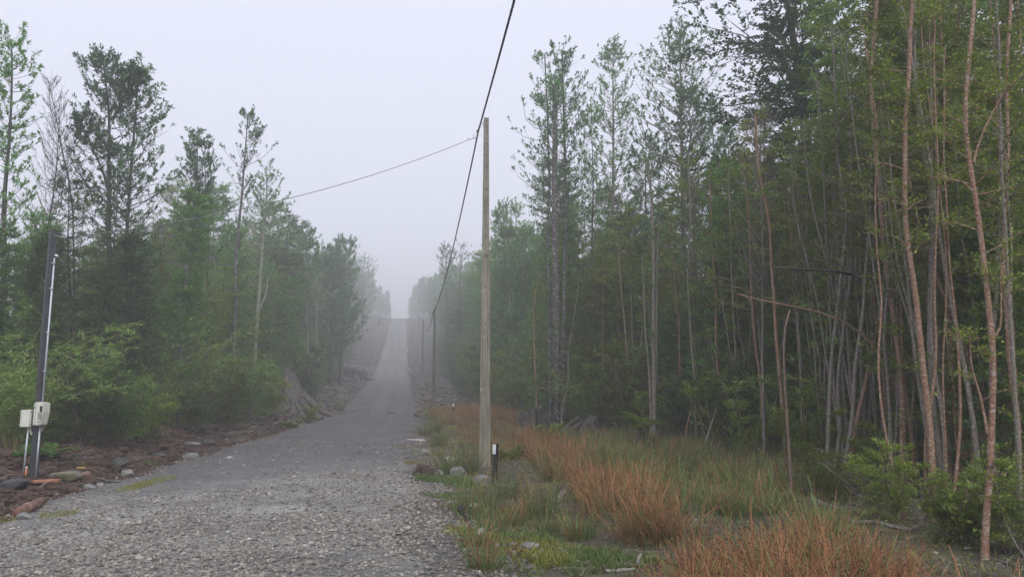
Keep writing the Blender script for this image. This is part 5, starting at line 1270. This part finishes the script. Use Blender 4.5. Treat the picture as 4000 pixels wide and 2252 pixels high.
# rocks
def rock_mesh(seed, s, lump=.2):
    rg = np.random.default_rng(seed)
    bm = bmesh.new(); bmesh.ops.create_icosphere(bm, subdivisions=3, radius=1)
    V = np.array([v.co for v in bm.verts]); F = np.array([[v.index for v in f.verts] for f in bm.faces]); bm.free()
    k = unit(rg.normal(0, 1, (14, 3))); cut = rg.uniform(.42, .82, 14)
    for kk, cc in zip(k, cut):                               # broken facets
        dd = V @ kk; V = V - np.outer(np.maximum(dd - cc, 0) * .85, kk)
    f1 = np.sin(V @ rg.normal(0, 2.2, 3) + 1) * np.sin(V @ rg.normal(0, 2.5, 3))
    V = V * (1 + lump * .4 * f1[:, None] + rg.normal(0, .02, (len(V), 1)))
    return V * np.array(s), F
ROCKS = [(55, 1905, (.28, .2, .13), 'rock_dark', 'black wet rock at the far left below the board'), (262, 1878, (.36, .24, .17), 'rock_moss', 'large mossy tan rock on the soil bank right of the meter pole'),
         (325, 1872, (.19, .16, .13), 'rock_red', 'reddish rock touching the large mossy rock'), (492, 1858, (.17, .13, .12), 'rock_grey', 'rounded grey rock with red top on the soil bank'),
         (620, 1785, (.26, .15, .10), 'rock_dark', 'dark flat rock high on the soil bank'), (755, 1742, (.34, .18, .10), 'rock_grey', 'long grey slab on the bank, left of a darker one'),
         (812, 1738, (.24, .18, .13), 'rock_dark', 'dark angular rock beside the long grey slab'), (742, 1790, (.25, .12, .12), 'rock_grey', 'purplish grey block at the road edge below the long slab'),
         (460, 1818, (.2, .14, .16), 'rock_dark', 'black clod-like rock in the middle of the soil bank'), (100, 2030, (.12, .1, .08), 'rock_grey', 'bluish grey stone against the rotten log'),
         (345, 1908, (.16, .1, .06), 'rock_grey', 'flat purplish stone below the reddish rock'), (395, 1898, (.12, .09, .06), 'rock_grey', 'small grey stone at the lower edge of the bank'),
         (310, 1957, (.12, .06, .03), 'rock_pale', 'flat white stone at the left gravel edge'), (445, 1888, (.2, .1, .06), 'rock_dark', 'low dark stone by the moss strip'),
         (893, 1790, (.16, .08, .05), 'rock_pale', 'pale stone at the road edge past the purplish block'),
         (1888, 1883, (.31, .2, .13), 'rock_grey', 'broad lichened grey rock at the foot of the near marker post'), (1792, 1858, (.24, .18, .17), 'rock_grey', 'grey angular rock in the rushes left of the near pole'),
         (1655, 1776, (.21, .15, .13), 'rock_grey', 'blue-grey rock on the right shoulder among moss'), (1752, 1806, (.15, .13, .13), 'rock_pale', 'pale bluish stone half hidden in rushes'),
         (1630, 1722, (.42, .2, .07), 'rock_pale', 'flat pale rock slab bedded in the right shoulder'), (1780, 1625, (.30, .24, .22), 'rock_pale', 'white rock at the foot of the far marker post'),
         (2072, 2142, (.14, .1, .07), 'rock_grey', 'flat grey rock among bright green plants near the bottom'), (1880, 2095, (.11, .08, .08), 'rock_pale', 'pale tan stone in the low plants near the gravel'),
         (1748, 1925, (.11, .09, .06), 'rock_grey', 'grey stone at the gravel edge by the green grass'), (1852, 1985, (.13, .1, .08), 'rock_pale', 'pale stone under green rush blades'),
         (1708, 1858, (.14, .11, .1), 'rock_grey', 'grey stone beside the torn-out root clod'), (1660, 1690, (.14, .1, .1), 'rock_red', 'small reddish stone on the shoulder beyond the slab'),
         (1520, 1615, (.12, .09, .09), 'rock_dark', 'dark clod on the road, left of a pair'), (1538, 1614, (.17, .11, .08), 'rock_dark', 'dark clod on the road, right of a pair'),
         (1405, 1553, (.22, .14, .10), 'rock_dark', 'dark lump at the left road edge above the fallen pole')]
for i, (px, py, s, m, lb) in enumerate(ROCKS):
    p = ground(px, py); V, F = rock_mesh(1000 + i, s)
    tag(link('rock', mesh_np('rock', V, [F], m, True), None, p + [0, 0, s[2] * .45], (0, 0, (i * 1.7) % .8 - .4)), lb, 'rock')
cp = ground(313, 1858)
o = bm_obj('litter_strip', lambda bm: box_bm(bm, (0, 0, .0), (.17, .04, .012), .004), 'cup', None, tuple(cp + [0, 0, .16]), (.1, .05, .1)); tag(o, 'yellow-orange strip of litter lying on the reddish rock', 'litter')

# ---- ferns
def fern(label, p, n, L, seed, mat='fern', trunk=.0):
    rg = np.random.default_rng(seed); e = link('fern', None, None, p); tag(e, label, 'fern')
    if trunk: tube_obj('rootstock', [(0, 0, -.1), (0.02, 0, trunk)], .12, 'bark_brown', e, 8, taper=.8)
    for i in range(n):
        a = i * 2.4 + rg.normal(0, .2); e0 = rg.uniform(.7, 1.2); m = 12; f = np.linspace(0, 1, m); LL = L * rg.uniform(.75, 1.1)
        ee = e0 - 1.35 * f ** 1.4; st = LL / (m - 1)
        q = np.cumsum(np.stack([np.cos(a) * np.cos(ee), np.sin(a) * np.cos(ee), np.sin(ee)], -1) * st, 0); q -= q[0]; q[:, 2] += trunk
        b = Bag(); b.add(*tubes(q[None], np.linspace(.007, .002, m)[None], 3))
        k = 34; u = np.linspace(.1, 1, k); c = path_at(q, u); c = np.repeat(c, 2, 0)
        td = unit(path_at(q, np.minimum(u + .02, 1)) - path_at(q, u - .02)); td = np.repeat(td, 2, 0)
        sd = unit(np.cross(td, [0, 0, 1.0])) * np.tile([1, -1], k)[:, None]
        ll = np.repeat(np.sin(np.clip(u, 0, 1) * math.pi * .93 + .18) * L * .17, 2)
        b.add(*leaf_quads(c, sd + td * .35 + rg.normal(0, .06, c.shape), np.array([0, 0, 1.0]) + rg.normal(0, .15, c.shape), np.maximum(ll, .02), np.full(2 * k, .045 * L / .8)))
        link('frond', b.mesh('frond', mat), e)
fern('bright crown fern at the edge of the rush field', ground(2505, 1748), 20, 1.15, 851, 'bright', trunk=.45)
fern('low pale fern right behind the meter pole', ground(200, 1795), 9, .7, 852, 'myrtle_l')
fern('low fern left of the meter pole conduit', ground(85, 1790), 7, .6, 853, 'myrtle_l')
fern('hidden fern at the thicket foot right of the crown fern', ground(2430, 1640) + [0, 0, .3], 8, .8, 854, 'myrtle_l')

# ================================================================== RUSHES, GRASS, MOSS
def blades(rng, P, L, W, lean, az, bend, c0, c1, nseg=4):
    """ribbons: base points P (N,3) -> verts, faces, colours (base c0 -> tip c1)"""
    n = len(P); t = np.linspace(0, 1, nseg)
    e = math.pi / 2 - lean[:, None] - bend[:, None] * t[None] ** 1.5
    d = np.stack([np.cos(az)[:, None] * np.cos(e), np.sin(az)[:, None] * np.cos(e), np.sin(e)], -1)
    st = d * (L / (nseg - 1))[:, None, None]; st[:, 0] = 0
    q = P[:, None] + np.cumsum(st, 1)
    fa = rng.uniform(0, 6.283, n); s = np.stack([np.cos(fa), np.sin(fa), np.zeros(n)], -1)[:, None] * (W[:, None] * np.array([1, 1, .8, .25])[:nseg] if nseg == 4 else W[:, None] * np.linspace(1, .2, nseg))[..., None] * .5
    V = np.stack([q - s, q + s], 2).reshape(-1, 3)
    i, j = np.meshgrid(np.arange(n), np.arange(nseg - 1), indexing='ij'); a = (i * nseg + j) * 2
    F = np.stack([a, a + 1, a + 3, a + 2], -1).reshape(-1, 4)
    col = c0[:, None] * (1 - t[None, :, None]) + c1[:, None] * t[None, :, None]
    col = np.repeat(col[:, :, None], 2, 2).reshape(-1, 3)
    return V, [F], col, q
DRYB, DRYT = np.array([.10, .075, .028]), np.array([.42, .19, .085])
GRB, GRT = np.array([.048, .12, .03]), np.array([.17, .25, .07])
OLB, OLT = np.array([.055, .065, .022]), np.array([.20, .145, .07])
def tussock(rng, bag, c, nb, H, rad, kind, spread=.45, heads=.35, W=.0055):
    a = rng.uniform(0, 6.283, nb); r = rad * np.sqrt(rng.random(nb))
    x, y = c[0] + np.cos(a) * r, c[1] + np.sin(a) * r
    z = zt(x, y) if c[2] is None else np.full(nb, c[2])
    P = np.stack([x, y, z - .02], -1)
    az = a + rng.normal(0, .7, nb); lean = np.abs(rng.normal(0, spread, nb)) * (.3 + .7 * r / rad)
    L = H * rng.uniform(.35, 1.18, nb)
    k = rng.random(nb)
    b0, b1 = {'dry': (DRYB, DRYT), 'green': (GRB, GRT), 'olive': (OLB, OLT)}[kind]
    mix = {'dry': .2, 'green': .32, 'olive': .5}[kind]
    sw = rng.random(nb) < mix; o0, o1 = (GRB, GRT) if kind != 'green' else (DRYB, DRYT)
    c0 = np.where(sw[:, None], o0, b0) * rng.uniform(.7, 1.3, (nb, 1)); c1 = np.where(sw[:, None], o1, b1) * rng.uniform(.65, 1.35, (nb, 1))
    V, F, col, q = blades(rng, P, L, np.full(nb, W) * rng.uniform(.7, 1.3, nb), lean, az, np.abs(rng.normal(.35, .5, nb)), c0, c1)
    bag.add(V, F, col)
    h = np.where(rng.random(nb) < heads)[0]
    if len(h):
        tip = q[h, 2] * .45 + q[h, 3] * .55; k = 3
        cc = np.repeat(tip, k, 0); D = rng.normal(0, 1, cc.shape); D[:, 2] += .4
        V, F = leaf_quads(cc, D, rng.normal(0, 1, cc.shape), rng.uniform(.018, .04, len(cc)), rng.uniform(.010, .018, len(cc)))
        bag.add(V, F, np.repeat(np.array([[.16, .07, .032]]) * rng.uniform(.6, 1.4, (len(cc), 1)), 4, 0))
grs = np.random.default_rng(123)
mass_dry, mass_green = Bag(), Bag()
def kind_at(x, y):
    n = float(fbm(x * .55, y * .55, 91)); n2 = (n - .5) * 1.2
    bc = np.interp(y, [5, 8, 11, 15.7, 22, 28], [2.2, 2.0, 1.8, 1.3, .9, .5])
    if y < 7.9 + n2 * .8: return ('dry', .56) if 1.25 + n2 * .6 < x < 3.3 + n2 else (None, 0)
    if y < 28:
        if x < bc - .5 + n2 * .5: return (None, 0)
        if x < bc + .55 + n2: return ('dry', .62)
        return ('green', .56) if n > .40 else ('olive', .56)
    if y < 33: return ('olive', .55) if x > -1.6 else ('dry', .5)
    return ('dry', .7)
cnt = 0
for _ in range(3200):
    y = 5.0 + 27 * grs.random() ** 1.3; x = grs.uniform(-.2, edge_r(y) + .7)
    k, H = kind_at(x, y)
    if k is None: continue
    if float(fbm(x * 1.1, y * 1.1, 77)) < .44: continue
    if y < 13 and x > 3.5 + .12 * (y - 8): continue
    cnt += 1
    if cnt > 640: break
    nb = int(np.interp(y, [7, 12, 20, 32], [125, 88, 52, 30]))
    tussock(grs, mass_dry if k == 'dry' else mass_green, (x, y, None), nb, H * grs.uniform(.6, 1.15), grs.uniform(.12, .34), k, .5, .4 if k == 'dry' else .2, W=.006 + .0002 * y)
for _ in range(190):                                        # the red band far up beside the road
    y = grs.uniform(36, 51); x = grs.uniform(xc(y) + HW + .8, edge_r(y) - .2)
    if y < 40 and grs.random() < .4: continue
    tussock(grs, mass_dry, (x, y, None), 40, grs.uniform(.55, .85), .3, 'dry', .35, .3, W=.012)
for _ in range(150):                                        # low ochre growth between the poles
    y = grs.uniform(19, 36); x = grs.uniform(xc(y) + HW + 1.6, min(edge_r(y) - .5, .4))
    tussock(grs, mass_dry, (x, y, None), 34, grs.uniform(.22, .5), .22, 'dry' if grs.random() < .65 else 'olive', .7, .3, W=.008)
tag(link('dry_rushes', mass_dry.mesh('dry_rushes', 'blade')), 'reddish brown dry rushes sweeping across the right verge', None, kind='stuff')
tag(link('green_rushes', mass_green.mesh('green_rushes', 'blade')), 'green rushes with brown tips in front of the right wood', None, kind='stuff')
# tussocks that stand on their own
TUS = [(1760, 1850, 130, .75, 'green', 'green rush tussock in front of the concrete pole'), (1700, 1838, 60, .6, 'green', 'sparse upright rush tussock left of the pole by the pale stone'),
       (1830, 1845, 140, .8, 'olive', 'brown-tipped rush tussock at the foot of the near concrete pole'), (1820, 2015, 110, .72, 'green', 'tall pale green rush tussock beside the charred snag'),
       (1975, 1945, 120, .7, 'olive', 'rush tussock right of the near marker post'), (2090, 2020, 120, .7, 'green', 'green tussock left of the driftwood slab'),
       (2265, 2110, 150, .5, 'green', 'dense dark green tussock near the bottom middle'), (2000, 2045, 120, .4, 'green', 'short bluish green tussock below the driftwood'),
       (2140, 1880, 110, .75, 'olive', 'upright rush tussock between marker post and red band'), (1860, 2140, 130, .42, 'green', 'grassy tussock at the gravel edge near the bottom'),
       (1895, 2230, 160, .45, 'green', 'grassy tussock at the bottom edge beside the gravel'), (1700, 1690, 120, .95, 'olive', 'tall rush tussock at the road edge beyond the shoulder slab'),
       (1680, 1640, 110, 1.0, 'green', 'tall green tussock at the foot of the second pole'), (1668, 1702, 120, .7, 'olive', 'yellow-green tussock overhanging the shoulder slab'),
       (1325, 1605, 130, 1.0, 'green', 'grass tussock right of the long stump root'), (1710, 1745, 120, .8, 'green', 'green rush tussock above the blue-grey shoulder rock'),
       (2150, 2010, 100, .65, 'olive', 'thin brown tussock right of the driftwood slab'), (1905, 1990, 110, .6, 'olive', 'brown-green tussock in the middle of the low plants'),
       (2130, 2090, 80, .5, 'olive', 'small straggly tussock above the flat grey rock'), (1925, 2080, 100, .5, 'green', 'low green tussock above the pale tan stone')]
for i, (px, py, nb, H, k, lb) in enumerate(TUS):
    p = ground(px, py); b = Bag(); dist = p[1]
    tussock(np.random.default_rng(2000 + i), b, (0, 0, 0.0), int(nb * 1.3), H * (1 if dist < 30 else 1.1), .13 + .004 * dist, k, .42, .25, W=.005 + .00015 * dist)
    tag(link('rush_tussock', b.mesh('rush_tussock', 'blade'), None, p), lb, 'rush', None)
# short grass and moss cushions (uncountable)
short = Bag(); n = 28000
y = 6.6 + 30 * grs.random(n) ** 1.5; u = grs.uniform(.2, 6.5, n) + HW; x = xc(y) + u
w = fbm(x * 1.7, y * 1.7, 55); ok = (w > .43) & (x < edge_r(y) + 1) & ((u - HW) > .25 + .5 * fbm(x * 2, y * 2, 56))
x, y = x[ok], y[ok]; n = len(x); br = (fbm(x * .8, y * .8, 57) > .5)[:, None]; lime = (fbm(x * 2.6, y * 2.6, 58) > .56)[:, None]
c1 = np.where(br, [.11, .19, .04], [.15, .135, .05]); c1 = np.where(lime, [.24, .29, .05], c1) * grs.uniform(.6, 1.3, (n, 1))
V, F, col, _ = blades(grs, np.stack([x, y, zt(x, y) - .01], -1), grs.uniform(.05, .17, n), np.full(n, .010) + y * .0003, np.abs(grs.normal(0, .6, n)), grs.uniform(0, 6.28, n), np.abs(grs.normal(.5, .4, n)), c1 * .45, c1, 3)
short.add(V, F, col)
def moss_patch(px, py, ru, rv, nbl, col, h=.03):
    p = ground(px, py); sl = (xc(p[1] + .5) - xc(p[1] - .5))
    a = grs.uniform(0, 6.28, nbl); r = np.sqrt(grs.random(nbl)) * (.5 + fbm(np.cos(a) * 2 + px, np.sin(a) * 2 + py, 3))
    vv = np.sin(a) * r * rv; x = p[0] + np.cos(a) * r * ru + sl * vv; y = p[1] + vv
    cc = np.array(col)[None] * grs.uniform(.6, 1.25, (nbl, 1))
    V, F, c, _ = blades(grs, np.stack([x, y, np.maximum(zt(x, y), zroad(x, y)) - .005], -1), grs.uniform(.5, 1.4, nbl) * h, np.full(nbl, .012), np.abs(grs.normal(0, .7, nbl)), grs.uniform(0, 6.28, nbl), grs.uniform(0, .8, nbl), cc * .6, cc, 3)
    short.add(V, F, c)
LIME, OCH, GRN = (.26, .27, .045), (.26, .20, .05), (.13, .20, .045)
for a_ in [(590, 1888, .25, 1.2, 1500, LIME), (520, 1905, .2, .8, 900, LIME), (240, 2010, .25, .4, 700, LIME), (8, 2030, .3, .4, 500, LIME), (605, 1812, .25, .3, 500, GRN, .06),
           (1160, 1740, .08, .1, 120, LIME), (1635, 1812, .35, .5, 900, OCH, .05), (1600, 1745, .6, .6, 900, OCH), (1640, 1760, .3, .4, 500, LIME), (1690, 1770, .4, .6, 800, OCH, .06),
           (1750, 1880, .6, .5, 2600, (.11, .20, .045), .11), (1760, 1945, .5, .4, 1600, GRN, .06), (1840, 2085, .35, .3, 900, LIME, .07), (2030, 2100, .5, .35, 1800, GRN, .07), (2110, 2130, .6, .35, 1600, LIME, .06),
           (2250, 2170, .5, .3, 1400, GRN, .09), (2140, 2195, .25, .18, 600, LIME, .13), (1980, 2160, .4, .2, 800, OCH, .05), (2400, 2200, .5, .25, 900, GRN, .1), (1810, 1990, .5, .4, 1400, (.16, .115, .035), .05),
           (1950, 2010, .6, .4, 1300, (.16, .115, .035), .06), (940, 1652, .6, .8, 700, LIME, .06), (1050, 1705, .4, .8, 500, OCH), (1325, 1592, .5, .8, 300, OCH, .06), (1620, 1612, 1.1, .8, 500, OCH, .05),
           (1385, 1580, .3, 2.5, 400, OCH, .05), (1600, 1690, .7, .8, 600, OCH, .04), (1790, 1660, 2, 3, 2200, (.24, .175, .045), .08), (1720, 1700, 1.0, 2.0, 1500, (.22, .17, .04), .08), (1690, 1550, 2, 4, 800, LIME, .1), (310, 1810, .3, .3, 300, LIME, .04)]:
    moss_patch(*a_)
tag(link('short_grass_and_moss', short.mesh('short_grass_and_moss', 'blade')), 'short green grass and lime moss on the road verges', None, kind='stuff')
lit = Bag(); n = 7000
y = 6.2 + 26 * grs.random(n) ** 1.4; u = grs.uniform(.4, 8.5, n) + HW; x = xc(y) + u
V, F = scatter(grs, np.stack([x, y, zt(x, y)], -1), grs.lognormal(0, .5, n) * .02, OCT_V, OCT_F, (.12, .35), .3, .1, .5)
lit.add(V, [F]); tag(link('leaf_litter', lit.mesh('leaf_litter', 'debris')), 'brown leaf and bark litter between the rushes', None, kind='stuff')
# leaf litter and twigs tangled under the right-hand wood
bag = Bag(); n = 1500
y = grs.uniform(6.5, 30, n); x = edge_r(y) + grs.uniform(-.7, 3.0, n); L = np.minimum(grs.lognormal(0, .5, n) * .55, 1.1)
a = grs.uniform(0, 6.28, n); e = np.abs(grs.normal(.35, .35, n)); P = np.stack([x, y, zt(x, y)], -1)
D = np.stack([np.cos(a) * np.cos(e), np.sin(a) * np.cos(e), np.sin(e)], -1) * L[:, None]
bag.add(*tubes(np.stack([P, P + D * .5 + grs.normal(0, .05, P.shape), P + D], 1), np.array([[.008, .006, .003]]) * grs.uniform(.6, 1.4, (n, 1)), 4))
tag(link('tangled_twigs', bag.mesh('tangled_twigs', 'twig_grey')), 'tangle of bare grey twigs along the foot of the right wood', None, kind='stuff')

# ================================================================== HAZE
bm = bmesh.new(); bmesh.ops.create_cube(bm, size=1.0)
bmesh.ops.scale(bm, vec=(940, 900, 82), verts=bm.verts); bmesh.ops.translate(bm, vec=(-60, 330, 39.5), verts=bm.verts)
me = bpy.data.meshes.new('haze'); bm.to_mesh(me); bm.free()
hz = bpy.data.materials.new('fog'); hz.use_nodes = True
nn = hz.node_tree.nodes; nn.remove(nn['Principled BSDF'])
pv = nn.new('ShaderNodeVolumePrincipled')
pv.inputs['Color'].default_value = (.975, .98, 1.0, 1)
pv.inputs['Density'].default_value = 0.0036
pv.inputs['Anisotropy'].default_value = 0.25
hz.node_tree.links.new(pv.outputs[0], nn['Material Output'].inputs['Volume'])
me.materials.append(hz)
tag(link('haze', me), 'pale morning fog filling the valley', None, kind='stuff')
